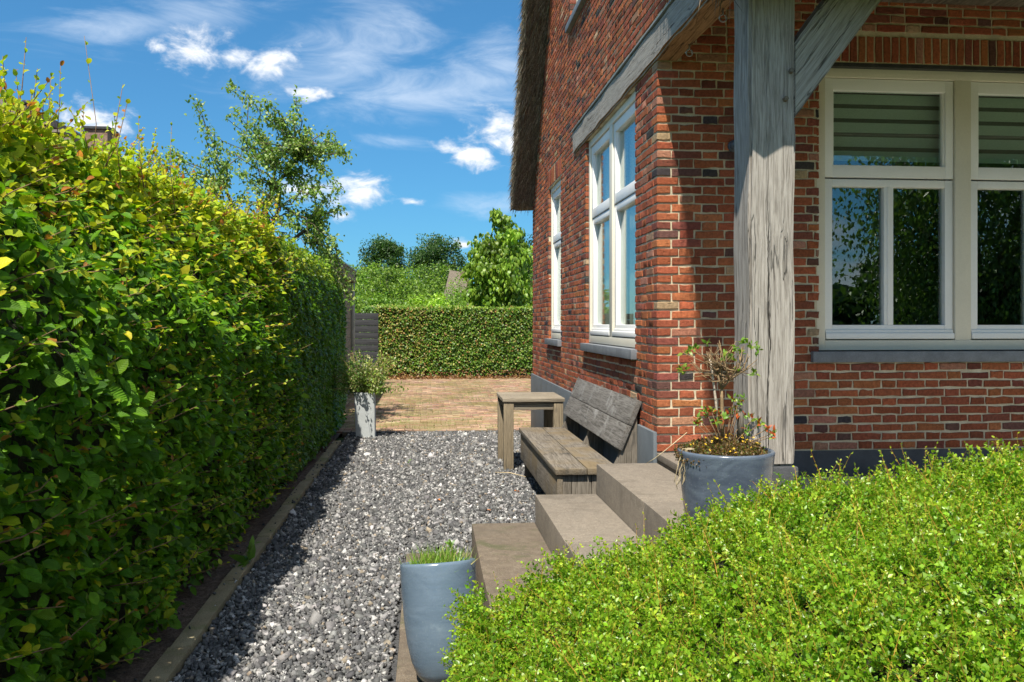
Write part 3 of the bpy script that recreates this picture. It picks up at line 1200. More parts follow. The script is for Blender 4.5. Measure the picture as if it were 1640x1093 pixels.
def walls():
    fx1 = 5.2
    ztop = Z0 + 53 * CH
    hf = [WF, (WF[0] - 0.06, WF[1] + 0.06, ZS, ZS + 0.0)]
    wf = wall_solid('wall', place_f, XW + 0.012, 7.5, 0.0, ztop + 0.4, [(WF[0] - 0.012, WF[1] + 0.012, WF[2], WF[3])], 0.0075, 0.24, M['mortar'], house)
    steps = []
    y = 3.98
    while y < YB:
        steps.append((y, y + 0.3 if y + 0.3 < YB else YB + 1, max(rake(y), rake(y + 0.3)) - 0.02, 20.0))
        y += 0.3
    hs = [WB, WS, WU, (-5.0, YF, 0, ZBM), (YF, 8.60, ZT, ZBM)]
    ws = wall_solid('gable_wall', place_s, 3.98, YB - 0.012, 0.0, 8.4, [(h[0] - 0.012, h[1] + 0.012, h[2], h[3]) for h in (WB, WS, WU)] + [(3.0, YF + 0.01, -1, ZBM)] + steps, 0.006, 0.235, M['mortar'], house)
    # front bricks: a soldier course over the window
    sold = []
    u = WF[0] - 0.13
    sz0, sz1 = ZT + 0.028, ZT + 0.028 + 0.168
    while u < fx1 - 0.05:
        sold.append((u + 0.0225, 0.5 * (sz0 + sz1), 0.0222, 0.082, 0.05))
        u += 0.0556 + random.gauss(0, 0.0012)
    hole_s = (WF[0] - 0.14, fx1 + 0.2, ZT - 0.001, Z0 + 47.9 * CH)
    front = []
    front += lay(XW, fx1, Z0, ztop, [WF, hole_s, (XW - 0.5, XW + 0.17, ZT + 0.01, 9)], corner=(XW - 0.205 + 0.0, 1)) if False else []
    random.seed(11)
    # the corner bricks are whole bricks that turn the corner
    nrow = 53
    corner = []
    for r in range(nrow):
        A = r % 2 == 0
        if r >= 44:
            continue
        corner.append((XW, Z0 + r * CH + 0.0063, 0.137 if A else 0.088, 0.088 if A else 0.137))
    row_f = []
    for r in range(nrow):
        A = r % 2 == 0
        u = XW + (0.137 if A else 0.088) + 0.010
        if r >= 44:
            u = XW + 0.16
        s = not A
        vc = Z0 + r * CH + CH / 2
        while u < fx1:
            ln = (0.185 if s else 0.088) + random.gauss(0, 0.003)
            a, b = u, min(u + ln, fx1)
            u += ln + 0.0115
            s = not s
            segs = [(a, b, False)]
            for h in (WF, hole_s):
                if h[2] - 0.005 < vc < h[3] + 0.005:
                    ns = []
                    for x, y2, e in segs:
                        if y2 <= h[0] or x >= h[1]:
                            ns.append((x, y2, e or abs(y2 - h[0]) < 0.02))
                        elif x < h[0] - 0.02:
                            ns.append((x, h[0] - 0.002, True))
                        elif y2 > h[1] + 0.02:
                            ns.append((h[1] + 0.002, y2, True))
                    segs = ns
            for x, y2, e in segs:
                if y2 - x > 0.007:
                    row_f.append((0.5 * (x + y2), vc + random.gauss(0, 0.0012), 0.5 * (y2 - x), 0.0214 + random.gauss(0, 0.0009), 0.08 if e else 0.022))
    # side rows
    random.seed(12)
    row_s = []
    nr = int((7.2 - Z0) / CH)
    sold_s = (WS[0] - 0.05, WS[1] + 0.06, WS[3], WS[3] + 4 * CH - 0.01)
    hs = [WB, WS, WU, (YF - 0.2, 8.605, ZT + 0.005, ZBM - 0.002), sold_s]
    for r in range(nr):
        A = r % 2 == 0
        vc = Z0 + r * CH + CH / 2
        if r < 44:
            u = YF + (0.088 if A else 0.137) + 0.010
            s = A
        else:
            u = 4.0 - (0.10 if A else 0)
            s = A
        while u < YB:
            ln = (0.185 if s else 0.088) + random.gauss(0, 0.003)
            a, b = u, min(u + ln, YB)
            u += ln + 0.010
            s = not s
            segs = [(a, b, b >= YB)]
            for h in hs:
                if h[2] - 0.005 < vc < h[3] + 0.005:
                    ns = []
                    for x, y2, e in segs:
                        if y2 <= h[0] or x >= h[1]:
                            ns.append((x, y2, e or abs(y2 - h[0]) < 0.02 or abs(x - h[1]) < 0.02))
                        else:
                            if x < h[0] - 0.009:
                                ns.append((x, h[0] - 0.002, True))
                            if y2 > h[1] + 0.009:
                                ns.append((h[1] + 0.002, y2, True))
                    segs = ns
            for x, y2, e in segs:
                if y2 - x > 0.007 and vc < rake(0.5 * (x + y2)):
                    row_s.append((0.5 * (x + y2), vc + random.gauss(0, 0.0012), 0.5 * (y2 - x), 0.0214 + random.gauss(0, 0.0009), 0.09 if e else 0.022))
    u = sold_s[0]
    while u < sold_s[1]:
        row_s.append((u + 0.0225, 0.5 * (sold_s[2] + sold_s[3]) + 0.004, 0.0222, 0.096, 0.05))
        u += 0.0555
    # 300 single bricks: the front face between the corner and the sill, largest in the photograph first
    me_var = {}

    def variant(kind, hl, hh, dp):
        key = (kind, round(hl / 0.004), round(dp, 2), random.randint(0, 3))
        if key not in me_var:
            v = brick_verts(np.array([(0, 0, hl, hh, dp)]), rng)[0]
            me = bpy.data.meshes.new('brick')
            me.from_pydata([(a, c, b) for a, b, c in v], [], [tuple(int(i) for i in f) for f in BTRI])
            me.polygons.foreach_set('use_smooth', [True] * len(me.polygons))
            try:
                me.set_sharp_from_angle(angle=R(28))
            except Exception:
                pass
            me.materials.append(M['brick'])
            me_var[key] = me
        return me_var[key]
    vis = [b for b in row_f if b[0] < 3.95 and 0.5 < b[1] < 3.5 and not (b[0] > WF[0] - 0.02 and b[1] > ZT)]
    vis.sort(key=lambda b: -(b[2] * b[3]) - (0.002 if b[0] < 2.5 else 0))
    off = origin(wf)
    ncorner = 44
    single = vis[:300 - ncorner]
    ss = set(single)
    for b in single:
        o = bpy.data.objects.new('brick', variant('f', b[2], b[3], b[4]))
        COL.objects.link(o)
        o.parent = wf
        o.location = Vector((b[0], YF + random.gauss(0, 0.0008), b[1])) - off
        o.color = (*pick(PAL, PW, 1, 0.13)[0], 1)
    # corner bricks
    cm = {}
    for i, (x, z, lx, ly) in enumerate(corner):
        key = (lx > 0.1, i % 8)
        if key not in cm:
            bm = bmesh.new()
            g = bmesh.ops.create_cube(bm, size=1.0)
            for v in bm.verts:
                v.co = Vector(((v.co.x + 0.5) * lx, (v.co.y + 0.5) * ly, (v.co.z + 0.5) * 0.0435))
            long = [e for e in bm.edges if e.calc_length() > 0.06]
            bmesh.ops.subdivide_edges(bm, edges=long, cuts=1, use_grid_fill=True)
            for v in bm.verts:
                v.co += Vector((random.gauss(0, 0.0008), random.gauss(0, 0.0008), random.gauss(0, 0.0014)))
            es = [e for e in bm.edges if len(e.link_faces) == 2 and e.calc_face_angle() > 0.8]
            bmesh.ops.bevel(bm, geom=es, offset=0.003, segments=1, affect='EDGES')
            bmesh.ops.recalc_face_normals(bm, faces=bm.faces)
            me = bpy.data.meshes.new('brick')
            bm.to_mesh(me)
            bm.free()
            me.polygons.foreach_set('use_smooth', [True] * len(me.polygons))
            try:
                me.set_sharp_from_angle(angle=R(28))
            except Exception:
                pass
            me.materials.append(M['brick'])
            cm[key] = me
        o = bpy.data.objects.new('brick', cm[key])
        COL.objects.link(o)
        o.parent = wf
        o.location = Vector((x + random.gauss(0, 0.001), YF + random.gauss(0, 0.001), z)) - off
        o.color = (*pick(PAL, PW, 1, 0.13)[0], 1)
    brick_stuff('bricks', [b for b in row_f if b not in ss] + sold, ax_f, wf)
    brick_stuff('bricks', row_s, ax_s, ws)
    print('bricks', len(row_f), len(row_s))
    # plinths
    boxo('plinth', (XW - 0.022, YF + 0.004, -0.05), (XW + 0.005, YB + 0.02, 0.744), M['plinth'], house, 0.004)
    boxo('plinth', (XW + 0.03, YF - 0.006, -0.05), (7.5, YF + 0.006, Z0 - 0.002), M['plinth_dark'], house, 0.002)
    boxo('lintel', (WF[0] - 0.14, YF + 0.004, ZT - 0.002), (WF[1] + 0.3, YF + 0.10, ZT + 0.022), M['iron'], house)
    # inside
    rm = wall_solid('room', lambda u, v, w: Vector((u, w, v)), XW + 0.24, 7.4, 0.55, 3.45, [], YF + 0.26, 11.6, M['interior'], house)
    # open the room towards both window walls
    bm = bmesh.new()
    bm.from_mesh(rm.data)
    o0 = origin(house)
    kill = [f for f in bm.faces if abs((f.calc_center_median() + o0).y - (YF + 0.26)) < 0.01 or abs((f.calc_center_median() + o0).x - (XW + 0.24)) < 0.01]
    bmesh.ops.delete(bm, geom=kill, context='FACES')
    bm.to_mesh(rm.data)
    bm.free()


walls()


def window(place, o4, bays, vt, rec, bar, label, flip=False, sill_out=0.05, side=False):
    u0, u1, v0, v1 = o4

    def mk(name, lst, mat, parent, bev=0.004):
        bm = bmesh.new()
        for (a, b, c, d, e, f) in lst:
            p, q = place(a, c, e), place(b, d, f)
            lo = Vector((min(p.x, q.x), min(p.y, q.y), min(p.z, q.z)))
            hi = Vector((max(p.x, q.x), max(p.y, q.y), max(p.z, q.z)))
            box(bm, lo, hi, bev)
        return bm_obj(name, bm, mat, parent, smooth=True)
    sb = v0 + 0.078               # frame starts above the sill
    ft = 0.06
    mw = 0.11
    fr = [(u0 + 0.002, u0 + ft, sb, v1 - 0.002, rec, rec + 0.11), (u1 - ft, u1 - 0.002, sb, v1 - 0.002, rec, rec + 0.11),
          (u0 + ft - 0.001, u1 - ft + 0.001, v1 - ft, v1 - 0.002, rec + 0.001, rec + 0.109), (u0 + ft - 0.001, u1 - ft + 0.001, sb, sb + 0.065, rec + 0.001, rec + 0.109)]
    bw = (u1 - u0 - 2 * ft - (bays - 1) * mw) / bays
    for k in range(1, bays):
        a = u0 + ft + k * bw + (k - 1) * mw
        fr.append((a, a + mw, sb + 0.064, v1 - ft + 0.001, rec + 0.002, rec + 0.108))
    win = mk('window', fr, M['cream'], house, 0.005)
    if label:
        win['label'] = label
    st = 0.055
    for k in range(bays):
        a = u0 + ft + k * (bw + mw) + 0.004
        b = a + bw - 0.008
        lo, hi = sb + 0.069, v1 - ft - 0.004
        e, f = rec + 0.016, rec + 0.075
        if vt:
            up = [(a, a + st, vt + 0.005, hi, e, f), (b - st, b, vt + 0.005, hi, e, f), (a + st - 0.001, b - st + 0.001, hi - 0.075, hi, e + 0.001, f), (a + st - 0.001, b - st + 0.001, vt + 0.005, vt + 0.085, e + 0.001, f)]
            bead = 0.012
            up += [(a + st - 0.002, a + st + bead, vt + 0.083, hi - 0.073, e + 0.014, f - 0.01), (b - st - bead, b - st + 0.002, vt + 0.083, hi - 0.073, e + 0.014, f - 0.01)]
            mk('sash', up, M['white'], win)
            mk('pane', [(a + st - 0.005, b - st + 0.005, vt + 0.075, hi - 0.065, e + 0.036, e + 0.041)], M['glass'], win, 0)
            lh = vt - 0.005
            e2, f2 = e + 0.006, f + 0.006
        else:
            lh = hi
            e2, f2 = e, f
        low = [(a, a + st, lo, lh, e2, f2), (b - st, b, lo, lh, e2, f2), (a + st - 0.001, b - st + 0.001, lh - 0.05, lh, e2 + 0.001, f2), (a + st - 0.001, b - st + 0.001, lo, lo + 0.095, e2 + 0.001, f2)]
        low.append((a + 0.001, b - 0.001, lo + 0.004, lo + 0.042, e2 - 0.024, e2 + 0.004))
        low.append((a + 0.003, b - 0.003, lo + 0.03, lo + 0.062, e2 - 0.011, e2 + 0.004))
        mk('sash', low, M['white'], win, 0.006)
        if bar:
            mid = 0.5 * (a + b)
            mk('glazing_bar', [(mid - 0.032, mid + 0.032, lo + 0.094, lh - 0.049, e2 + 0.004, f2 - 0.004), (mid - 0.012, mid + 0.012, lo + 0.093, lh - 0.048, e2 - 0.002, f2 - 0.006)], M['white'], win, 0.004)
            mk('pane', [(a + st - 0.005, mid - 0.027, lo + 0.09, lh - 0.045, e2 + 0.036, e2 + 0.041)], M['glass'], win, 0)
            mk('pane', [(mid + 0.027, b - st + 0.005, lo + 0.09, lh - 0.045, e2 + 0.036, e2 + 0.041)], M['glass'], win, 0)
        else:
            mk('pane', [(a + st - 0.005, b - st + 0.005, lo + 0.09, lh - 0.045, e2 + 0.036, e2 + 0.041)], M['glass'], win, 0)
        if side:
            # curtain hanging behind the glass
            for (c0, c1) in ((a + 0.02, a + 0.02 + 0.44 * (b - a)), (b - 0.02 - 0.44 * (b - a), b - 0.02)):
                n = 40
                vs, fs = [], []
                for i in range(n + 1):
                    u = c0 + (c1 - c0) * i / n
                    w = rec + 0.15 + 0.02 * math.sin(i * 1.15)
                    vs += [place(u, lo - 0.05, w), place(u, hi + 0.02, w)]
                for i in range(n):
                    fs.append((2 * i, 2 * i + 2, 2 * i + 3, 2 * i + 1))
                py_mesh('curtain', vs, fs, M['curtain'], win, True)
        else:
            for q in range(5):
                z1 = hi - 0.07 - q * 0.094
                mk('blind_band', [(a + 0.01, b - 0.01, z1 - 0.066, z1, rec + 0.13, rec + 0.133)], M['blind'], win, 0)
                if q < 4:
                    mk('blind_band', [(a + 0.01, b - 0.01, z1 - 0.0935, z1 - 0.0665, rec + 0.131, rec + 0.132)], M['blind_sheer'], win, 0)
    mk('sill', [(u0 - 0.055, u1 + 0.055, v0 + 0.003, v0 + 0.072, -sill_out, rec + 0.10)], M['sill'], win, 0.004)
    return win


window(place_f, WF, 2, 2.372, 0.045, True, 'front window with striped roller blinds above the shaded sill', sill_out=0.035)
window(place_s, WB, 2, 2.372, 0.028, False, 'large sunlit window under the oak beam', sill_out=0.042, side=True)
window(place_s, WS, 1, 2.372, 0.028, False, 'narrow sunlit window near the rear corner', sill_out=0.042, side=True)
window(place_s, WU, 1, None, 0.06, False, 'upper floor window cut by the picture edge', sill_out=0.042, side=True)


def timber(name, lo, hi, mat, parent, axis, jit=0.004, bev=0.01, cuts=14):
    """a hewn timber: slightly wavy faces and softened arrises"""
    bm = bmesh.new()
    box(bm, lo, hi, 0)
    es = [e for e in bm.edges if abs((e.verts[0].co - e.verts[1].co)[axis]) > 0.01]
    bmesh.ops.subdivide_edges(bm, edges=es, cuts=cuts, use_grid_fill=True)
    bmesh.ops.bevel(bm, geom=[e for e in bm.edges if len(e.link_faces) == 2 and e.calc_face_angle() > 0.8], offset=bev, segments=2, affect='EDGES')
    for v in bm.verts:
        q = v.co * 7
        d = Vector((math.sin(q.z * 1.3 + q.y * 0.9 + 1), math.sin(q.z * 1.1 + q.x + 2), math.sin(q.x + q.y * 1.7)))
        d[axis] = 0
        v.co += d * jit * 0.5 + Vector([random.gauss(0, jit * 0.22) if k != axis else 0 for k in range(3)])
    return bm_obj(name, bm, mat, parent, smooth=True)


PX0, PX1, PY0, PY1 = 1.450, 1.664, 3.885, 4.10


def porch():
    timber('post', (PX0, PY0, 0.78), (PX1, PY1, 3.08), M['oak_z'], house, 2, 0.005, 0.012, 22)
    boxo('post_base', (PX0 - 0.012, PY0 - 0.012, 0.4), (PX1 + 0.012, PY1 + 0.012, 0.78), M['plinth_dark'], house, 0.01)
    b = timber('beam', (XW - 0.02, 4.13, ZT + 0.003), (XW + 0.142, 8.60, ZBM - 0.005), M['oak_y'], house, 1, 0.006, 0.012, 40)
    b.data.materials.append(M['oak_warm'])
    for p in b.data.polygons:
        if p.normal.z < -0.8:
            p.material_index = 1
    boxo('flashing', (XW - 0.03, 4.2, ZBM - 0.004), (XW + 0.02, 8.62, ZBM + 0.006), M['zinc'], house, 0.002)
    timber('cross_beam', (PX1 + 0.002, PY0 + 0.04, 3.0), (7.2, PY1 - 0.01, 3.16), M['oak_x'], house, 0, 0.005, 0.012, 20)
    # knee brace
    a = math.atan2(190, 143)
    zb = H + (HOR - 190) * (PX1 * math.sin(YAW) + PY0 * math.cos(YAW)) / F
    p0 = Vector((PX1 - 0.002, 0, zb))
    d = Vector((math.cos(a), 0, math.sin(a)))
    nrm = Vector((-math.sin(a), 0, math.cos(a)))
    wd = 0.205
    t0 = wd / math.tan(a) if False else wd * math.cos(a) / math.sin(a)
    z_top = 3.08
    y0, y1 = PY0 + 0.012, PY0 + 0.155
    n = 16
    vs, fs = [], []
    L1 = (z_top - zb) / math.sin(a)
    for i in range(n + 1):
        s = i / n
        lo_ = p0 + d * (L1 * s)
        # the upper arris starts where the brace leaves the post
        up0 = p0 + nrm * wd + d * (wd * math.sin(a) / math.cos(a))
        L2 = (z_top - up0.z) / math.sin(a)
        hi_ = up0 + d * (L2 * s)
        for (q, yy) in ((lo_, y0), (hi_, y0), (hi_, y1), (lo_, y1)):
            j = Vector((random.gauss(0, 0.0012), random.gauss(0, 0.0012), random.gauss(0, 0.0012)))
            vs.append(Vector((q.x, yy, q.z)) + j)
    for i in range(n):
        for k in range(4):
            k2 = (k + 1) % 4
            fs.append((i * 4 + k, i * 4 + k2, i * 4 + 4 + k2, i * 4 + 4 + k))
    fs += [(0, 1, 2, 3), (n * 4 + 3, n * 4 + 2, n * 4 + 1, n * 4)]
    bm = bmesh.new()
    bv = [bm.verts.new(v) for v in vs]
    for f in fs:
        bm.faces.new([bv[i] for i in f])
    bmesh.ops.recalc_face_normals(bm, faces=bm.faces)
    bmesh.ops.bevel(bm, geom=[e for e in bm.edges if len(e.link_faces) == 2 and e.calc_face_angle() > 0.8], offset=0.008, segments=2, affect='EDGES')
    # grain along the brace: own frame rotated to it
    bo = bm_obj('brace', bm, M['oak_x'], house, smooth=True)
    rot = Matrix.Rotation(a, 4, 'Y')       # local x along the brace
    c = p0 + d * 0.3 - origin(house)
    bo.data.transform(rot @ Matrix.Translation(-c))
    bo.matrix_local = Matrix.Translation(c) @ Matrix.Rotation(-a, 4, 'Y')
    for (px, py) in ((1266, 115), (1257, 160)):
        p = at(px, py, PY0)
        g = Geo()
        g.tube([(p.x, PY0 + 0.03, p.z), (p.x, PY0 - 0.022, p.z + 0.002)], [0.0125, 0.011], 6)
        g.build('peg', M['oak_warm' if False else 'bench_y'], house, smooth=False)
    # eye hooks under the beam
    for yy in (5.13, 4.53):
        g = Geo()
        x = XW + 0.11
        pts = [(x, yy, ZT + 0.02), (x, yy, ZT - 0.03)]
        for i in range(15):
            t = math.pi / 2 + 0.25 + (2 * math.pi - 0.7) * i / 14
            pts.append((x + 0.019 * math.cos(t), yy, ZT - 0.049 + 0.019 * math.sin(t)))
        g.tube(pts, 0.0045, 6)
        g.build('eye_hook', M['galv'], house)
    # boarded ceiling of the porch
    bm = bmesh.new()
    box(bm, (XW + 0.25, 4.38, 3.52), (7.4, YF - 0.002, 3.57))
    bm_obj('porch_ceiling', bm, M['shed_y'], house)
    timber('post', (6.9, PY0, 0.4), (7.12, PY1, 3.08), M['oak_z'], house, 2, 0.005, 0.012, 10)


porch()


def thatch():
    xa, xb = 1.165, 9.0
    th = 0.36
    q = math.sqrt(1 + PITCH ** 2)
    ny, nz = PITCH / q, 1 / q
    ridge_y = 8.0
    zr = ROOF_Z - 0.02 + (ROOF_Y - ridge_y) * PITCH
    for (sgn, ey, label) in ((1, ROOF_Y + 0.03, None), (-1, 3.95, None)):
        run = abs(ey - ridge_y)
        xa = 1.165 if sgn > 0 else 1.245
        ez = zr - run * PITCH
        thk = th * q / PITCH              # horizontal thickness at the eave cut
        n = 46
        vs, fs = [], []
        xs = [xa, xa + 0.05, xa + 0.12, XW + 0.02, xb]
        for ix, x in enumerate(xs):
            for i in range(n + 1):
                s = i / n
                j = 0.012 if ix < 3 else 0
                rd = 0.03 if ix == 0 else 0.0
                y = ey + (ridge_y - ey) * s
                vs.append(Vector((x + random.gauss(0, j), y + sgn * rd * ny, ez + run * PITCH * s + rd * nz + random.gauss(0, j))))
                yo = (ey + sgn * thk) + (ridge_y - ey - sgn * thk) * s
                zo = ez + (run + thk) * PITCH * s
                vs.append(Vector((x + random.gauss(0, j), yo - sgn * rd * ny + random.gauss(0, j), zo - rd * nz + random.gauss(0, j))))
        w = (n + 1) * 2
        for ix in range(len(xs) - 1):
            for i in range(n):
                a, b = ix * w + 2 * i, (ix + 1) * w + 2 * i
                fs.append((a, a + 2, b + 2, b))
                fs.append((a + 1, b + 1, b + 3, a + 3))
            fs.append((ix * w, (ix + 1) * w, (ix + 1) * w + 1, ix * w + 1))
        for i in range(n):
            fs.append((2 * i, 2 * i + 1, 2 * i + 3, 2 * i + 2))
        roof = py_mesh('thatch', vs, fs, M['thatch'], house, True)
        # the reed ends that fray out of the verge and the underside
        n = 12000 if sgn > 0 else 3000
        s = rng.uniform(0, 0.75, n)
        y = ey + (ridge_y - ey) * s
        x = rng.uniform(xa - 0.005, XW + 0.03, n)
        verge = rng.random(n) < 0.45
        off = np.where(verge, rng.uniform(0, th, n), -0.004)
        x = np.where(verge, xa + rng.uniform(-0.006, 0.01, n), x)
        P = np.column_stack([x, y + sgn * off * ny, ez + run * PITCH * s + off * nz])
        d = np.column_stack([rng.normal(-0.25, 0.2, n), rng.normal(0.6, 0.12, n) * sgn, rng.normal(-0.8, 0.12, n)])
        tv = np.array([(0, -0.5, 0), (0, 0.5, 0), (1, 0, 0.02)]) * np.array([1, 0.05, 1])
        V, T, C = scatter(tv, np.array([(0, 1, 2)]), P, frames(d, rand_dirs(n)), rng.uniform(0.06, 0.18, (n, 1)), pick([(0.30, 0.25, 0.185), (0.16, 0.13, 0.095), (0.40, 0.34, 0.26)], [3, 3, 1], n))
        tag(np_mesh('reed_ends', V, T, M['reed'], roof, C), kind='stuff')


thatch()

lampo = thing('wall_lamp', 'small round grey lamp on the brick wall behind the oak post', 'lamp', at(1174, 235, YF - 0.02))
_p = at(1174, 235, YF)
_g = Geo()
_g.tube([(_p.x, YF + 0.005, _p.z), (_p.x, YF - 0.03, _p.z)], 0.036, 20)
_g.build('back_plate', M['lamp'], lampo)
_g = Geo()
_g.tube([(_p.x, YF - 0.03, _p.z), (_p.x, YF - 0.06, _p.z), (_p.x, YF - 0.075, _p.z)], [0.032, 0.030, 0.016], 20)
_g.build('lamp_head', M['lamp'], lampo)

# ================================================================== STEPS AND TERRACE
ZST = [0.025, 0.198, 0.370, 0.557]
XST = [S0, 0.272, 0.666, 1.051, 1.437]


def steps():
    words = ['lowest flat concrete step, level with the gravel under the tall blue pot', 'first raised concrete step, weathered brown, behind the blue pot', 'middle concrete step with pale worn back edge', 'top concrete step beside the bench, joint across its tread']
    for i in range(4):
        base = (XST[i] + 0.2, 4.4, 0)
        t = thing('garden_step', words[i], 'step', (XST[i] + 0.2, 4.4, -0.05), 'concrete steps up to the terrace')
        x1 = XST[i + 1] + (0.04 if i < 3 else -0.003)
        segs = [(4.252, YF - 0.012), (3.05, 4.248)] if i else [(4.10, YF - 0.012), (2.6, 4.096), (1.1, 2.596)]
        for (a, b) in segs:
            boxo('step_slab', (XST[i], a, -0.05), (x1 if i == 3 else XST[i + 1] - 0.002 + (0 if True else 0), b, ZST[i]), M['concrete_old' if i < 2 else 'concrete'], t, 0.007, jit=0.002)
    k = thing('terrace_kerb', 'raised flat stone slab edging the terrace at the wall corner', 'kerb', (1.6, 4.4, 0.4))
    for (a, b) in ((4.13, YF - 0.012), (3.05, 3.86)):
        boxo('slab', (1.437, a, 0.40), (1.76, b, 0.572), M['concrete_old'], k, 0.004)
        boxo('cap_slab', (1.431, a + 0.001, 0.576), (1.765, b, 0.618), M['concrete'], k, 0.004)
    o = boxo('terrace', (1.768, 3.0, -0.05), (7.5, YF - 0.012, 0.45), mat_two('terrace_tile', (0.40, 0.36, 0.30), (0.46, 0.42, 0.35), 6, 0.85, bump=0.3, bscale=120))  # unseen paving, made pale to bounce light onto the front wall
    tag(o, 'paved terrace under the porch', kind='structure')


steps()

# ================================================================== BENCH AND TABLE


def bench():
    y0, y1 = 5.86, 8.24
    t = thing('wooden_bench', 'weathered grey wooden bench with slanted back against the house wall', 'bench', (1.05, 7.05, 0))
    zs = 0.455
    for (a, b) in ((0.852, 1.066), (1.071, 1.285)):
        boxo('seat_board', (a, y0, zs - 0.042), (b, y1, zs), M['bench_y'], t, 0.006, jit=0.003)
    boxo('front_board', (0.868, y0 + 0.02, 0.17), (0.905, y1 - 0.02, zs - 0.043), M['bench_y'], t, 0.005, jit=0.003)
    for (a, b) in ((0.906, 0.965), (0.968, 1.10), (1.103, 1.235)):
        boxo('end_board', (a, y0 + 0.03, 0.0), (b, y0 + 0.075, zs - 0.043), M['bench_z'], t, 0.004, jit=0.002)
        boxo('end_board', (a, y1 - 0.075, 0.0), (b, y1 - 0.03, zs - 0.043), M['bench_z'], t, 0.004, jit=0.002)
    # slanted back: two boards
    p0, p1 = Vector((1.268, 0, 0.585)), Vector((1.408, 0, 0.918))
    d = (p1 - p0).normalized()
    nrm = Vector((d.z, 0, -d.x))
    L = (p1 - p0).length
    for k in range(2):
        a, b = L * (0.5 * k) + 0.002, L * (0.5 * k + 0.5) - 0.002
        bm = bmesh.new()
        box(bm, (a, y0, -0.04), (b, y1, 0), 0.005, jit=0.002)
        m = Matrix(((d.x, 0, nrm.x * -1, p0.x), (0, 1, 0, 0), (d.z, 0, nrm.z * -1, p0.z), (0, 0, 0, 1)))
        bmesh.ops.transform(bm, matrix=m, verts=bm.verts)
        bm_obj('back_board', bm, M['back_y'], t, smooth=True)
    for yy in (y0 + 0.02, 0.5 * (y0 + y1), y1 - 0.075):
        # upright that carries the back, cut to its slope
        off = 0.046
        def X(z):
            return p0.x + (z - p0.z) * d.x / d.z + off
        pr = [(1.235, 0.0), (1.412, 0.0), (1.412, 0.93), (X(0.93), 0.93), (X(0.52), 0.52), (1.235, 0.42)]
        pr = [(min(x, 1.412), z) for x, z in pr]
        vs = [Vector((x, yy, z)) for x, z in pr] + [Vector((x, yy + 0.055, z)) for x, z in pr]
        n = len(pr)
        fs = [tuple(range(n)), tuple(range(2 * n - 1, n - 1, -1))] + [(i, (i + 1) % n, n + (i + 1) % n, n + i) for i in range(n)]
        bm = bmesh.new()
        bv = [bm.verts.new(v) for v in vs]
        for f in fs:
            bm.faces.new([bv[i] for i in f])
        bmesh.ops.remove_doubles(bm, verts=bm.verts, dist=1e-4)
        bm_obj('back_upright', bm, M['bench_z'], t)


bench()


def table():
    x0, x1, y0, y1, zt = 0.742, 1.325, 8.57, 9.34, 0.70
    t = thing('side_table', 'small weathered wooden table standing behind the bench', 'table', (1.03, 8.95, 0))
    n = 4
    w = (y1 - y0) / n
    for i in range(n):
        boxo('top_board', (x0 - 0.012, y0 - 0.012 + i * w + 0.002, zt - 0.036), (x1 + 0.012, y0 - 0.012 + (i + 1) * w, zt), M['table_x'], t, 0.004, jit=0.002)
    for x in (x0, x1 - 0.095):
        for y in (y0, y1 - 0.075):
            boxo('leg', (x, y, -0.01), (x + 0.095, y + 0.075, zt - 0.037), M['table_z'], t, 0.005, jit=0.002)
    for y in (y0 + 0.02, y1 - 0.05):
        boxo('apron', (x0 + 0.096, y, zt - 0.115), (x1 - 0.096, y + 0.03, zt - 0.038), M['table_x'], t, 0.003)
    for x in (x0 + 0.03, x1 - 0.06):
        boxo('apron', (x, y0 + 0.076, zt - 0.115), (x + 0.03, y1 - 0.076, zt - 0.038), M['bench_y'], t, 0.003)


table()

# ================================================================== POTS


def blue_pot():
    c = (0.066, 3.46, ZST[0] + 0.014)
    t = thing('plant_pot', 'tall smooth blue glazed pot half hidden by the clipped shrub', 'pot', c)
    prof = [(0.066, 0.0), (0.085, 0.006), (0.105, 0.035), (0.122, 0.08), (0.136, 0.15), (0.145, 0.24), (0.1495, 0.34), (0.151, 0.42), (0.1515, 0.440), (0.1495, 0.449), (0.144, 0.452), (0.138, 0.449), (0.136, 0.42), (0.134, 0.38)]
    lathe('shell', prof, c, M['glaze'], t, 64)
    lathe('potting_soil', [(0.136, 0.385), (0.1, 0.40), (0.02, 0.405)], c, M['soil'], t, 32)
    t.rotation_euler = (R(-12), R(-3), 0)      # it leans back a little
    c = (c[0] - 0.02, c[1] + 0.083, c[2] - 0.012)
    n = 620
    a, r = rng.uniform(0, 6.28, n), 0.108 * np.sqrt(rng.random(n))
    P = np.column_stack([c[0] + r * np.cos(a), c[1] + r * np.sin(a), np.full(n, c[2] + 0.392)])
    d = np.column_stack([rng.normal(0, 0.4, n) + 0.1, rng.normal(0.1, 0.25, n), np.ones(n)])
    tv = np.array([(0, -0.5, 0), (0, 0.5, 0), (0.55, -0.4, 0.03), (0.55, 0.4, 0.03), (1, 0, -0.14)]) * np.array([1, 0.045, 1])
    tt = np.array([(0, 1, 3), (0, 3, 2), (2, 3, 4)])
    V, T, C = scatter(tv, tt, P, frames(d, rand_dirs(n)), rng.uniform(0.06, 0.135, (n, 1)), pick([(0.16, 0.30, 0.03), (0.24, 0.38, 0.05), (0.42, 0.40, 0.14)], [3, 2, 0.6], n))
    o = np_mesh('grass_tuft', V, T, M['leaf'], C=C, base=(c[0], c[1], c[2] + 0.392))
    tag(o, 'short fresh green grass growing in the tall blue pot', 'grass')


blue_pot()


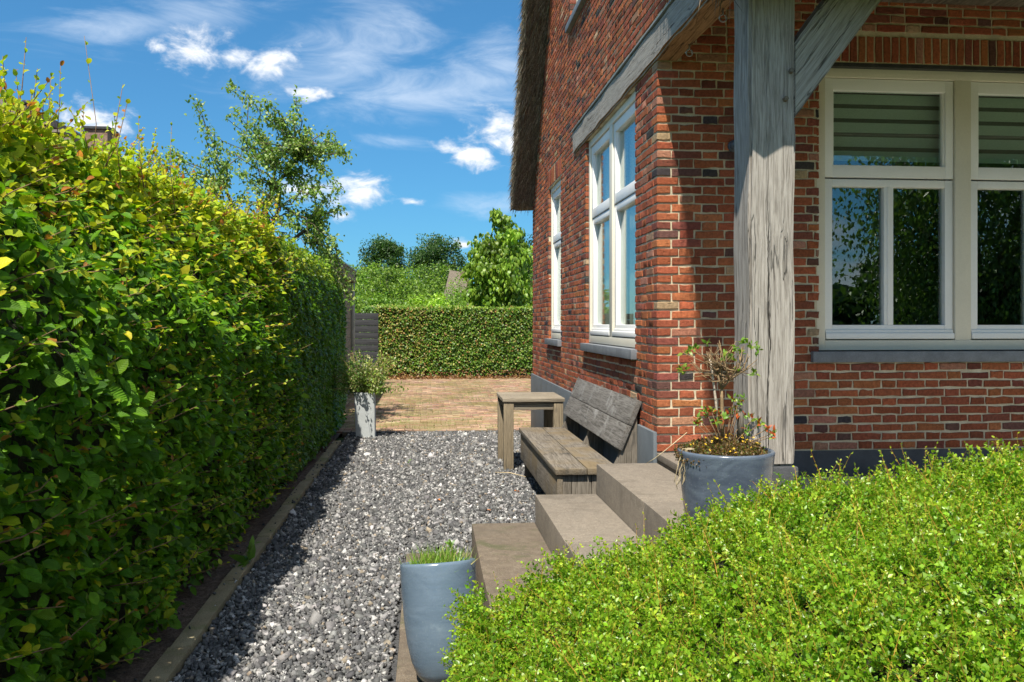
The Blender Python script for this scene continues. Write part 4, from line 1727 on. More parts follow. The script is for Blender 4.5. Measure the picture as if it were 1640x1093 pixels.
def flower_pot():
    c = (1.258, 3.65, ZST[3])
    t = thing('plant_pot', 'wide cloudy blue glazed pot in front of the oak post', 'pot', c)
    h = 0.338
    prof = [(0.128, 0.0), (0.155, 0.004), (0.165, 0.03), (0.176, 0.10), (0.188, 0.2), (0.197, 0.29), (0.2005, h - 0.016), (0.202, h - 0.006), (0.198, h), (0.188, h + 0.001), (0.183, h - 0.006), (0.18, h - 0.05)]
    lathe('shell', prof, c, M['glaze_dark'], t, 72)
    lathe('potting_soil', [(0.183, h - 0.045), (0.12, h - 0.03), (0.02, h - 0.025)], c, M['soil'], t, 32)
    # yellow flowering ground cover
    g = thing('flowering_cover', 'low brownish plant with small yellow flowers filling the wide pot', 'flowers', (c[0], c[1], c[2] + h - 0.045))
    n = 5200
    a, r = rng.uniform(0, 6.28, n), 0.19 * np.sqrt(rng.random(n))
    hump = 0.05 * (1 - (r / 0.19) ** 2) + 0.012 * np.sin(a * 3)
    left = np.clip(-np.cos(a), 0, 1)
    P = np.column_stack([c[0] + r * np.cos(a) * (1 + 0.12 * left), c[1] + r * np.sin(a), c[2] + h - 0.03 + hump + rng.uniform(-0.01, 0.022, n)])
    lv, lt = leaf2_tpl(0.7, 0.2)
    V, T, C = scatter(lv, lt, P, frames(rand_dirs(n), rand_dirs(n)), rng.uniform(0.008, 0.016, (n, 1)), pick([(0.17, 0.10, 0.035), (0.11, 0.075, 0.03), (0.12, 0.15, 0.03), (0.25, 0.16, 0.06)], [4, 3, 1.6, 1], n))
    np_mesh('leaves', V, T, M['leaf'], g, C)
    # flowers: five-petalled
    for k in range(70):
        a, r = random.uniform(0, 6.28), 0.195 * math.sqrt(random.random())
        p = Vector((c[0] + r * math.cos(a), c[1] + r * math.sin(a), c[2] + h - 0.005 + 0.055 * (1 - (r / 0.2) ** 2) + random.uniform(0, 0.02)))
        if k == 0:
            vs, fs = [Vector((0, 0, 0))], []
            for i in range(5):
                t0 = i * 1.2566
                for (rr, dt, z) in ((0.006, -0.45, 0.001), (0.0105, -0.3, 0.003), (0.0105, 0.3, 0.003), (0.006, 0.45, 0.001)):
                    vs.append(Vector((rr * math.cos(t0 + dt), rr * math.sin(t0 + dt), z)))
                b = 1 + i * 4
                fs.append((0, b, b + 1, b + 2, b + 3))
            fm = bpy.data.meshes.new('flower')
            fm.from_pydata(vs, [], fs)
            fm.materials.append(mat_two('yellow_petal', (0.75, 0.50, 0.02), (0.70, 0.42, 0.02), 10, 0.6, bump=0, fine=0))
        o = bpy.data.objects.new('flower', fm)
        COL.objects.link(o)
        o.parent = g
        o.location = p - origin(g)
        o.rotation_euler = (random.gauss(0.35, 0.5), random.gauss(0, 0.5), random.uniform(0, 6))
        s = random.uniform(0.35, 0.7)
        o.scale = (s, s, s)
    # azalea standard: two thin stems and a bare twiggy head with leaf rosettes at the tips
    base = Vector((c[0] + 0.005, c[1] + 0.02, c[2] + h - 0.03))
    az = thing('azalea_shrub', 'thin twiggy azalea with sparse leaf rosettes growing in the wide pot', 'shrub', base)
    g1, g2 = Geo(), Geo()
    Yp = c[1] + 0.02

    def pp(px, py, dy=0.0):
        return at(px, py, Yp + dy)
    top = pp(1157, 640)
    g1.tube([pp(1157, 700), pp(1157, 672), pp(1156, 640), pp(1155, 622)], [0.0085, 0.008, 0.0075, 0.007], 7)
    g1.build('stem', M['twig'], az)
    g2.tube([pp(1151, 690), pp(1146, 640), pp(1141, 600), pp(1137, 575)], [0.006, 0.0055, 0.005, 0.004], 7)
    g2.build('stem', mat_two('pale_stem', (0.55, 0.46, 0.36), (0.45, 0.37, 0.28), 20, 0.8, bump=0.2), az)
    tw = Geo()
    tips = []
    rnd = random.Random(5)
    forks = [(1150, 600, -0.02), (1163, 598, 0.02), (1156, 590, 0.0), (1146, 590, 0.03), (1168, 610, -0.03)]
    for fi in forks:
        tw.tube([pp(1155, 624), pp(*fi)], [0.006, 0.0045], 5)
        for k in range(7):
            ex = fi[0] + rnd.uniform(-58, 52)
            ey = 545 + abs(ex - 1160) * 0.35 + rnd.uniform(-6, 42)
            dy = rnd.uniform(-0.11, 0.11)
            m = ((fi[0] + ex) / 2 + rnd.uniform(-10, 10), (fi[1] + ey) / 2 + rnd.uniform(-4, 16), (fi[2] + dy) / 2)
            tw.tube([pp(*fi), pp(*m), pp(ex, ey, dy)], [0.0035, 0.0025, 0.0014], 4)
            for q in range(2):
                tw.tube([pp(*m), pp(m[0] + rnd.uniform(-22, 22), m[1] + rnd.uniform(-30, 12), m[2] + rnd.uniform(-0.05, 0.05))], [0.002, 0.001], 3)
            tips.append((ex, ey, dy))
    tag(tw.build('twigs', M['twig'], az), kind='stuff')
    # leaf rosettes
    ros = [(1194, 545, 0), (1188, 550, 0.02), (1200, 552, 0), (1211, 555, 0.02), (1212, 562, 0), (1178, 560, -0.02), (1184, 566, 0), (1164, 566, 0.03), (1158, 572, -0.02), (1172, 573, 0),
           (1098, 565, 0), (1105, 561, 0.02), (1094, 592, 0), (1088, 595, 0.02), (1134, 550, 0), (1113, 559, 0), (1180, 595, 0), (1208, 600, 0.02)]
    low = [(1175, 640, 0), (1182, 645, 0), (1190, 640, 0.02), (1170, 660, 0), (1182, 662, 0), (1192, 668, 0), (1178, 655, 0.03), (1215, 680, -0.02), (1228, 688, -0.04), (1240, 694, -0.05), (1236, 700, -0.05), (1150, 665, 0), (1140, 660, 0), (1132, 666, 0.02), (1120, 672, 0), (1116, 680, 0), (1145, 675, -0.05), (1160, 672, -0.05), (1128, 655, 0), (1196, 690, -0.05), (1205, 672, 0)]
    pl, dl, cl = [], [], []
    for (px, py, dy) in ros + low:
        p = np.array(pp(px, py, dy))
        isl = py > 630
        for q in range(11 if isl else 9):
            pl.append(p + rng.normal(0, 0.005, 3))
            v = rng.normal(0, 1, 3) + np.array([0, -0.2, 0.55])
            dl.append(v)
            if isl and rng.random() < 0.28:
                cl.append((0.45, 0.10, 0.03))
            else:
                cl.append((0.16, 0.30, 0.035) if rng.random() < 0.6 else (0.26, 0.34, 0.05))
    for (px, py, dy) in low:
        tw2 = Geo()
    n = len(pl)
    lv, lt = leaf_tpl(0.42, 0.10, 0.12)
    V, T, C = scatter(lv, lt, np.array(pl), frames(np.array(dl), rand_dirs(n) + np.array([0, 0, 0.8])), rng.uniform(0.018, 0.033, (n, 1)), np.array(cl) * (1 + rng.normal(0, 0.15, (n, 1))))
    np_mesh('leaves', V, T, M['leaf'], az, C)
    ls = Geo()
    for (px, py, dy) in low:
        ls.tube([base + Vector((rnd.uniform(-0.03, 0.03), rnd.uniform(-0.03, 0.03), -0.005)), (Vector(base) + pp(px, py, dy)) / 2 + Vector((0, 0, 0.01)), pp(px, py, dy)], [0.0025, 0.002, 0.0015], 4)
    tag(ls.build('shoots', M['twig_red'], az), kind='stuff')
    # dead wooden stub
    st = Geo()
    st.tube([pp(1186, 705), pp(1186, 668), pp(1184, 655)], [0.016, 0.014, 0.010], 7)
    st.build('stub', M['bench_z'], az)
    # dry straw hanging over the rim on the left
    stg = Geo()
    rnd = random.Random(3)
    e = at(1093, 712, c[1])
    for k in range(11):
        p = Vector((e.x + rnd.uniform(-0.015, 0.012), c[1] - 0.03 + rnd.uniform(-0.02, 0.02), c[2] + h + 0.01))
        pts = [p + Vector((0.03, 0, 0.0)), p]
        q = p.copy()
        for i in range(6):
            q = q + Vector((rnd.uniform(-0.014, 0.008), rnd.uniform(-0.006, 0.004), -rnd.uniform(0.012, 0.034)))
            pts.append(q.copy())
        stg.tube(pts, 0.0016, 4)
    pts = [e + Vector((0.02, 0, 0.05)), at(1065, 722, c[1]), at(1048, 735, c[1]), at(1036, 742, c[1] + 0.05)]
    stg.tube(pts, 0.0018, 4)
    so_ = stg.build('dry_straw', M['straw'], base=(e.x, c[1], c[2] + h))
    tag(so_, 'dry straw stalks hanging over the left rim of the wide pot', 'straw')


flower_pot()


def tall_planter():
    x0, x1, y0, y1, z1 = -0.905, -0.655, 11.17, 11.42, 0.565
    t = thing('square_planter', 'tall square pale grey planter at the end of the gravel', 'planter', (-0.78, 11.3, -0.01))
    bm = bmesh.new()
    v = box(bm, (x0, y0, -0.012), (x1, y1, z1), 0)
    for q in bm.verts:
        if q.co.z < 0.1:
            q.co.x = -0.78 + (q.co.x + 0.78) * 0.94 + 0.015
            q.co.y = 11.295 + (q.co.y - 11.295) * 0.94
    top = [f for f in bm.faces if all(w.co.z > 0.5 for w in f.verts)]
    r = bmesh.ops.inset_region(bm, faces=top, thickness=0.02)
    for f in top:
        for w in f.verts:
            w.co.z -= 0.05
    bmesh.ops.bevel(bm, geom=[e for e in bm.edges if len(e.link_faces) == 2 and e.calc_face_angle() > 0.8], offset=0.006, segments=2, affect='EDGES')
    bm_obj('shell', bm, M['planter'], t, smooth=True)
    # fern-like variegated shrub arching out of it
    b = Vector((-0.78, 11.3, z1 - 0.05))
    sh = thing('variegated_shrub', 'loose pale green shrub arching out of the square planter', 'shrub', b)
    parts = []
    g = Geo()
    for k in range(210):
        tip = b + Vector((random.gauss(-0.08, 0.26), random.gauss(-0.02, 0.2), random.uniform(0.05, 0.56)))
        if random.random() < 0.3:
            tip = b + Vector((random.uniform(0.05, 0.26), random.gauss(0, 0.1), random.uniform(0.04, 0.30)))
        if tip.z < b.z + 0.07 and tip.x < -0.75:
            tip.z += 0.1
        g.tube([b + Vector((random.gauss(0, 0.05), random.gauss(0, 0.05), 0)), (b + tip) / 2 + Vector((0, 0, 0.06)), tip], [0.003, 0.0025, 0.0015], 3)
        n = 26
        s = rng.uniform(0.25, 1.05, n)
        mid = np.array((b + tip) / 2 + Vector((0, 0, 0.06)))
        P = (1 - s)[:, None] ** 2 * np.array(b) + (2 * s * (1 - s))[:, None] * mid + (s ** 2)[:, None] * np.array(tip) + rng.normal(0, 0.022, (n, 3))
        right = tip.x > b.x - 0.02
        pal = [(0.12, 0.22, 0.03), (0.30, 0.38, 0.08), (0.52, 0.52, 0.26)] if right else [(0.07, 0.15, 0.02), (0.16, 0.26, 0.04), (0.42, 0.44, 0.20)]  # shaded left and lit right side put into the leaf colours
        lv, lt = leaf_tpl(0.42)
        parts.append(scatter(lv, lt, P, frames(rand_dirs(n) + np.array([0, 0, -0.2]), rand_dirs(n) + np.array([0, 0, 0.9])), rng.uniform(0.025, 0.05, (n, 1)), pick(pal, [2, 2, 1], n)))
    V, T, C = join_np(parts)
    np_mesh('leaves', V, T, M['leaf'], sh, C)
    tag(g.build('stems', M['twig'], sh), kind='stuff')


tall_planter()

# ================================================================== VEGETATION


def vnoise(p, f, seed=0):
    """cheap smooth noise from sines"""
    r = np.random.default_rng(seed)
    out = 0
    for k in range(5):
        w = r.normal(0, 1, p.shape[1]) * f * (1 + 0.5 * k)
        out = out + np.sin(p @ w + r.uniform(0, 6.28)) / (1 + 0.4 * k)
    return out / 2.6


def shrub():
    """clipped small-leaved shrub in the foreground"""
    xs = np.array([-0.2, 0.05, 0.15, 0.22, 0.42, 0.72, 1.0, 1.31, 1.75, 2.28, 3.2, 5.0])
    zs = np.array([0.20, 0.30, 0.40, 0.475, 0.60, 0.70, 0.80, 0.885, 0.955, 1.01, 1.05, 1.05])
    x0, x1, y0, y1 = 0.10, 3.6, 0.85, 3.22

    def top(x, y):
        z = np.interp(x, xs, zs)
        z = z - 0.42 * np.clip((y - 3.02) / 0.2, 0, 1) ** 2
        z = z - 0.05 * np.clip((1.7 - y) / 0.8, 0, 1)
        p = np.column_stack([x, y])
        return z - 0.02 + 0.035 * vnoise(p, 3.2, 3) + 0.026 * vnoise(p, 9, 4)
    t = thing('clipped_shrub', 'broad bright green small-leaved shrub filling the foreground', 'shrub', (1.6, 2.2, 0))
    # inner mass
    nx, ny = 60, 44
    gx, gy = np.meshgrid(np.linspace(x0 + 0.1, x1, nx), np.linspace(y0, y1 - 0.08, ny))
    gz = top(gx.ravel(), gy.ravel()) - 0.085
    V = np.column_stack([gx.ravel(), gy.ravel(), gz])
    T = []
    for j in range(ny - 1):
        for i in range(nx - 1):
            a = j * nx + i
            T += [(a, a + 1, a + nx + 1), (a, a + nx + 1, a + nx)]
    # skirts
    n0 = len(V)
    ring = [i for i in range(nx)] + [j * nx + nx - 1 for j in range(1, ny)] + [(ny - 1) * nx + i for i in range(nx - 2, -1, -1)] + [j * nx for j in range(ny - 2, 0, -1)]
    low = V[ring].copy()
    low[:, 2] = 0.0
    V = np.concatenate([V, low])
    m = len(ring)
    for k in range(m):
        a, b = ring[k], ring[(k + 1) % m]
        T += [(a, n0 + k, n0 + (k + 1) % m), (a, n0 + (k + 1) % m, b)]
    np_mesh('dark_core', V, np.array(T), M['inner'], t)
    # sprigs; density follows nearness
    tpl = [sprig_tpl(14, 0.0160, 0.58 if k == 0 else 0.66, 0.088, k > 0, k, 0.0011, 1.0, twcol=(1.9, 0.85, 1.8)) for k in range(6)]
    N = 17000
    x = x0 + (x1 - x0) * rng.random(N * 3)
    y = y0 + (y1 - y0) * rng.random(N * 3)
    d = np.hypot(x, y)
    az = np.arctan2(x, y)
    keep = (rng.random(N * 3) < np.clip(1.35 - 0.24 * d, 0.4, 1) * np.where(az > YAW + 0.60, 0.3, 1.0) * np.where(y < 1.15, 0.5, 1.0))
    x, y = x[keep][:N], y[keep][:N]
    n = len(x)
    z = top(x, y)
    e = 0.03
    nrm = np.column_stack([-(top(x + e, y) - top(x - e, y)) / (2 * e), -(top(x, y + e) - top(x, y - e)) / (2 * e), np.ones(n)])
    nrm /= np.linalg.norm(nrm, axis=1, keepdims=True)
    depth = rng.exponential(0.022, n)
    P = np.column_stack([x, y, z]) - nrm * (depth + 0.05)[:, None]
    D = nrm * 0.62 + rand_dirs(n) * 0.85
    # sides: towards the pot and the steps
    ns = 1900
    ys = rng.uniform(1.5, y1, ns)
    zz = rng.random(ns) * (top(np.full(ns, x0 + 0.06), ys) + 0.1)
    Ps = np.column_stack([x0 + 0.05 + 0.05 * rng.random(ns), ys, np.maximum(zz, 0.04)])
    Ds = np.array([-0.75, -0.1, 0.35]) + rand_dirs(ns) * 0.8
    nb = 1800
    xb = rng.uniform(x0, 2.9, nb)
    zb = rng.random(nb) ** 0.6 * (np.interp(xb, xs, zs) - 0.1)
    Pb = np.column_stack([xb, y1 - 0.12 + 0.05 * rng.random(nb), zb])
    Db = np.array([0, 0.6, 0.5]) + rand_dirs(nb) * 0.8
    P = np.concatenate([P, Ps, Pb])
    D = np.concatenate([D, Ds, Db])
    n = len(P)
    C = pick([(0.175, 0.34, 0.018), (0.22, 0.385, 0.022), (0.13, 0.28, 0.015), (0.30, 0.42, 0.03)], [4, 3.5, 1.6, 1.7], n, 0.12)  # yellow share and tone spread also stand in for sunlit highlights
    which = rng.integers(0, 6, n)
    sz = np.clip(rng.normal(1, 0.2, n), 0.6, 1.5)
    parts = []
    Rm = frames(D, rand_dirs(n) + np.array([0, 0, 0.6]))
    for k in range(6):
        i = which == k
        tv, tt, tc = tpl[k]
        parts.append(scatter(tv, tt, P[i], Rm[i], sz[i][:, None], C[i], tc))
    # longer shoots that stand out of the surface
    tpl2 = [sprig_tpl(20, 0.0165, 0.5, 0.19, False, 20 + k, 0.0014, 0.9, twcol=(2.2, 0.95, 2.0)) for k in range(3)]
    m = 900
    x = rng.uniform(x0 + 0.05, x1, m)
    y = rng.uniform(1.0, y1 - 0.05, m)
    P = np.column_stack([x, y, top(x, y) - 0.09])
    D = rand_dirs(m) * 0.55 + np.array([0, 0, 0.8])
    Rm = frames(D, rand_dirs(m))
    C = pick([(0.26, 0.38, 0.03), (0.36, 0.44, 0.045)], [1, 1], m, 0.12)
    which = rng.integers(0, 3, m)
    for k in range(3):
        i = which == k
        tv, tt, tc = tpl2[k]
        parts.append(scatter(tv, tt, P[i], Rm[i], rng.uniform(0.7, 1.15, (i.sum(), 1)), C[i], tc))
    V, T, C = join_np(parts)
    print('shrub tris', len(T))
    tag(np_mesh('foliage', V, T, M['leaf_dense'], t, np.clip(C, 0, 0.8)), kind='stuff')


shrub()


def hedge_face(y):
    return np.interp(y, [0, 3, 6, 9, 13], [-1.24, -1.22, -1.20, -1.18, -1.17])


def beech_hedge():
    y0, y1 = 1.5, 7.95
    zt = 2.24
    t = thing('beech_hedge', 'tall beech hedge with dark glossy leaves and yellow new shoots', 'hedge', (-1.7, 4.6, 0))

    def core(name, ya, yb, d, zt_, parent, bat):
        n = 30
        vs, fs = [], []
        for i in range(n + 1):
            y = ya + (yb - ya) * i / n
            xf = float(hedge_face(y)) - d
            bat = float(np.interp(y, [0, 4, 8, 13], [0.66, 0.60, 0.20, 0.14]))
            for (x, z) in ((xf, 0.0), (xf, 1.3), (xf - bat * 0.4, zt_ - d - 0.45), (xf - bat, zt_ - d), (-2.6, zt_ - d), (-2.6, 0.0)):
                vs.append(Vector((x, y, z)))
        for i in range(n):
            for k in range(5):
                a = i * 6 + k
                fs.append((a, a + 1, a + 7, a + 6))
        fs += [(0, 1, 2, 3, 4, 5), tuple(n * 6 + k for k in (5, 4, 3, 2, 1, 0))]
        return py_mesh(name, vs, fs, M['inner'], parent)
    core('dark_core', y0, y1, 0.13, zt, t, 0.66)
    tpls = [beech_tpl([0.50, 0.70, 0.58, 0.64, 0.54, 0.74, 0.60, 0.46][k], [0.05, 0.10, 0.16, 0.02, 0.22, 0.08, 0.13, 0.3][k], [0.05, 0.2, -0.08, 0.3, 0.12, 0.0, 0.4, 0.25][k], 0.045, k) for k in range(8)]
    # points on the face
    nf = 22500
    y = y0 + (y1 - y0) * rng.random(nf) ** 0.9
    z = 0.05 + (zt - 0.02) * rng.random(nf) ** 0.92
    q = np.column_stack([y, z])
    bulge = 0.07 * vnoise(q, 2.6, 8) + 0.055 * vnoise(q, 6.5, 9) + np.interp(y, [0, 5, 8], [0.09, 0.08, 0.03]) * np.clip((z - 0.2) / 0.8, 0, 1)
    bat = np.interp(y, [0, 4, 8], [0.66, 0.60, 0.20])
    round_ = bat * np.clip((z - 1.35) / (zt - 1.35), 0, 1) ** 1.35
    low = 0.03 * np.clip((0.25 - z) / 0.25, 0, 1)
    depth = rng.exponential(0.062, nf)
    x = hedge_face(y) + bulge - round_ - low - depth
    P = np.column_stack([x, y, z])
    out = np.column_stack([np.full(nf, 0.8), np.full(nf, -0.1), np.full(nf, 0.0)])
    D = out * 0.55 + rand_dirs(nf) * 0.75 + np.array([0.1, 0, -0.18])
    U = np.array([0.55, -0.15, 0.75]) + rand_dirs(nf) * 0.55
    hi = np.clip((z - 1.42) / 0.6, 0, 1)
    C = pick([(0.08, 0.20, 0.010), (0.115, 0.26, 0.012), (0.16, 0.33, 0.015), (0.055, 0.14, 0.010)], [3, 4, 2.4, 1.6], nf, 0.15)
    yel = rng.random(nf) < (0.035 + 0.62 * hi ** 1.2)  # yellow of new growth, with the sunlit upper band put into colour
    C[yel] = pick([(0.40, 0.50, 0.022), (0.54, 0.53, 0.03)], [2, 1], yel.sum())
    org = rng.random(nf) < 0.012
    C[org] = pick([(0.40, 0.16, 0.04), (0.28, 0.11, 0.04)], [1, 1], org.sum())
    size = np.clip(rng.lognormal(math.log(0.051), 0.27, nf), 0.026, 0.085)
    size[org] *= 0.62
    sets = [(P, D, U, size, C)]
    # top
    nt = 13000
    y = y0 + (y1 - y0) * rng.random(nt) ** 0.9
    xx = hedge_face(y) - np.interp(y, [0, 4, 8], [0.45, 0.40, 0.12]) - 0.80 * rng.random(nt) ** 1.4
    q = np.column_stack([xx, y])
    z = zt - 0.02 + 0.05 * vnoise(q, 3.5, 11) + 0.035 * vnoise(q, 9, 12) - rng.exponential(0.04, nt) + np.clip(rng.normal(0, 0.05, nt), -0.05, 0.14)
    P = np.column_stack([xx, y, z])
    D = rand_dirs(nt) * 0.9 + np.array([0.1, 0, 0.25])
    U = rand_dirs(nt) * 0.7 + np.array([0.2, -0.2, 0.6])
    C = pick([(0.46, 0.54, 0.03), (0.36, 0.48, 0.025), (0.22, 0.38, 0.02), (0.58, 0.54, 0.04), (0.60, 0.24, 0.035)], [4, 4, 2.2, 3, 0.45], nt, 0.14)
    sets.append((P, D, U, np.clip(rng.lognormal(math.log(0.046), 0.27, nt), 0.024, 0.075), C))
    # shoots standing out of the top, with leaves along them
    g = Geo()
    sp = []
    r = random.Random(9)
    named = [((20, 180), (42, 60)), ((138, 300), (135, 58)), ((90, 190), (97, 100)), ((165, 250), (197, 135)), ((0, 170), (3, 95)), ((75, 210), (82, 118)), ((30, 200), (60, 110)), ((230, 260), (222, 185)), ((150, 260), (205, 160)), ((280, 300), (275, 195))]
    for (a, b) in named:
        Yd = 3.9 + a[0] / 260.0
        sp.append((at(a[0], a[1] + 40, Yd), at(b[0], b[1], Yd), 9 if b[1] > 70 else 8))
    for k in range(330):
        y = y0 + (y1 - y0) * r.random()
        x = float(hedge_face(y)) - float(np.interp(y, [0, 4, 8], [0.40, 0.36, 0.10])) - 0.6 * r.random()
        l = r.uniform(0.10, 0.34)
        p = Vector((x, y, zt - 0.08))
        sp.append((p, p + Vector((r.gauss(0.02, 0.09), r.gauss(0, 0.09), l)), int(6 + l * 26)))
    for k in range(420):      # side shoots on the face
        y = y0 + (y1 - y0) * r.random()
        z = r.uniform(0.1, 2.2)
        p = Vector((float(hedge_face(y)) - 0.02 - float(np.interp(y, [0, 4, 8], [0.66, 0.60, 0.20])) * max(0, (z - 1.35) / (zt - 1.35)) ** 1.35, y, z))
        sp.append((p, p + Vector((r.uniform(0.10, 0.22), r.gauss(0, 0.07), r.uniform(0.0, 0.14))), 7))
    P, D, U, C, SZ = [], [], [], [], []
    for (a, b, n) in sp:
        m = (a + b) / 2 + Vector((r.gauss(0, 0.02), r.gauss(0, 0.02), 0))
        g.tube([a, m, b], [0.003, 0.0024, 0.0013], 4)
        top = b.z > 1.95
        for i in range(n):
            s = 0.15 + 0.85 * (i + 0.5) / n
            p = a * (1 - s) ** 2 + m * (2 * s * (1 - s)) + b * s * s
            side = Vector((math.cos(i * 3.0 + 0.4 * r.random()), math.sin(i * 3.0), 0.3))
            P.append(p)
            D.append((b - a).normalized() * 0.55 + side * 0.8 + Vector((r.gauss(0, 0.2), r.gauss(0, 0.2), r.gauss(0, 0.2))))
            U.append(Vector((r.gauss(0, 0.5), r.gauss(0, 0.5), 0.9)))
            SZ.append(r.uniform(0.026, 0.05) * (1.1 - 0.35 * s))
            c = r.random()
            if top:
                C.append((0.46, 0.17, 0.04) if c < 0.11 else ((0.50, 0.52, 0.035) if c < 0.7 else (0.28, 0.42, 0.025)))
            else:
                C.append((0.40, 0.18, 0.04) if c < 0.06 else ((0.42, 0.46, 0.03) if c < 0.5 else (0.16, 0.30, 0.018)))
    tag(g.build('shoots', M['twig_red'], t), kind='stuff')
    sets.append((np.array(P), np.array(D), np.array(U), np.array(SZ), np.array(C)))
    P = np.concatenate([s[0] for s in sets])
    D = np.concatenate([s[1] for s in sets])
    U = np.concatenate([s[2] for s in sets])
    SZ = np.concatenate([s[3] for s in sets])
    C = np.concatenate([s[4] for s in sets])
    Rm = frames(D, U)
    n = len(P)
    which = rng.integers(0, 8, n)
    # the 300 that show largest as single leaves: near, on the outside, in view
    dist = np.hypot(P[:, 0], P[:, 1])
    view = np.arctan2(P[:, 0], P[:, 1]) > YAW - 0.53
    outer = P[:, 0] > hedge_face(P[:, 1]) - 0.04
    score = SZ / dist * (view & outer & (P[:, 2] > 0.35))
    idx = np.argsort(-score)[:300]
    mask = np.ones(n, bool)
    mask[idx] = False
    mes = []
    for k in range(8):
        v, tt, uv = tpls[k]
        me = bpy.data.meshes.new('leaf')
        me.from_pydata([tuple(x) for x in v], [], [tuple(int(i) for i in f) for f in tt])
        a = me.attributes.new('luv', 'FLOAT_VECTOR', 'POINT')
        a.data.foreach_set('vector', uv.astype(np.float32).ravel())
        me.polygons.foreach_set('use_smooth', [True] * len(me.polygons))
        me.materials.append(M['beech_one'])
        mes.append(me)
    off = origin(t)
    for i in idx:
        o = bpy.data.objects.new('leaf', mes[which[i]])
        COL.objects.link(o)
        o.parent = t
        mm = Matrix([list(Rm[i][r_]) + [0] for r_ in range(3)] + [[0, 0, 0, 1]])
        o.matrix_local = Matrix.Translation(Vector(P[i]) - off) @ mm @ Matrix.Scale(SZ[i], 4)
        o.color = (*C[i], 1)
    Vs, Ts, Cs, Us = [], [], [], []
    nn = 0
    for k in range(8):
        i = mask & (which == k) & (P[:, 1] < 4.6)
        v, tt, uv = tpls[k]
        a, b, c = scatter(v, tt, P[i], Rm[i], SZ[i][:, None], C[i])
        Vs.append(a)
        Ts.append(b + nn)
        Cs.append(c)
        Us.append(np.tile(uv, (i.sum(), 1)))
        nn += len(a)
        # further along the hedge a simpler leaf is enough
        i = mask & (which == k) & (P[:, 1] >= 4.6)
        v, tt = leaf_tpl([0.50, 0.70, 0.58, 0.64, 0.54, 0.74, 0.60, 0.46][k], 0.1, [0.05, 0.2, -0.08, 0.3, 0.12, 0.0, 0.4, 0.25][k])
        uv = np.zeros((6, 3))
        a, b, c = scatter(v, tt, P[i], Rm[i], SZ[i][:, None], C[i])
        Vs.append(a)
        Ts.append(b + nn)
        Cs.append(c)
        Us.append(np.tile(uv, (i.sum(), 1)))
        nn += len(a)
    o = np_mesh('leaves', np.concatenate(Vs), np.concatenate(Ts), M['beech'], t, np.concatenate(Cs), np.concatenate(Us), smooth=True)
    tag(o, kind='stuff')
    print('beech leaves', n)
    # ---- the neatly cut further stretch
    t2 = thing('hornbeam_hedge', 'neatly clipped dark green hedge continuing behind the beech', 'hedge', (-1.7, 10.4, 0))
    core('dark_core', 7.96, 12.85, 0.07, 2.18, t2, 0.14)
    n = 26000
    y = 7.9 + 5.0 * rng.random(n)
    z = 0.05 + 2.13 * rng.random(n)
    q = np.column_stack([y, z])
    x = hedge_face(y) + 0.03 * vnoise(q, 4, 21) + 0.02 * vnoise(q, 10, 22) - rng.exponential(0.025, n) - 0.16 * np.clip((z - 1.4) / 0.78, 0, 1) ** 1.7
    P1 = np.column_stack([x, y, z])
    nt = 7000
    y = 7.9 + 5.0 * rng.random(nt)
    x = hedge_face(y) - 0.12 - rng.random(nt) * 1.0
    z = 2.17 + 0.03 * vnoise(np.column_stack([x, y]), 5, 23) + rng.exponential(0.022, nt)
    P2 = np.column_stack([x, y, z])
    ne = 2500
    P3 = np.column_stack([-1.17 - 1.0 * rng.random(ne), 12.88 + rng.normal(0, 0.03, ne), 0.05 + 2.05 * rng.random(ne)])
    P = np.concatenate([P1, P2, P3])
    n = len(P)
    D = rand_dirs(n) * 0.8 + np.array([0.3, -0.1, -0.55])
    U = rand_dirs(n) * 0.6 + np.array([0.7, -0.1, 0.5])
    C = pick([(0.07, 0.17, 0.012), (0.105, 0.23, 0.014), (0.15, 0.30, 0.018)], [3, 3, 2], n, 0.15)
    hi = (P[:, 2] > 1.95) & (rng.random(n) < 0.7)
    C[hi] = pick([(0.28, 0.42, 0.03), (0.38, 0.46, 0.04)], [2, 1], hi.sum())
    lv, lt = leaf_tpl(0.6, 0.12, 0.2)
    V, T, CC = scatter(lv, lt, P, frames(D, U), rng.uniform(0.035, 0.06, (n, 1)), C)
    tag(np_mesh('leaves', V, T, M['leaf'], t2, CC), kind='stuff')


beech_hedge()


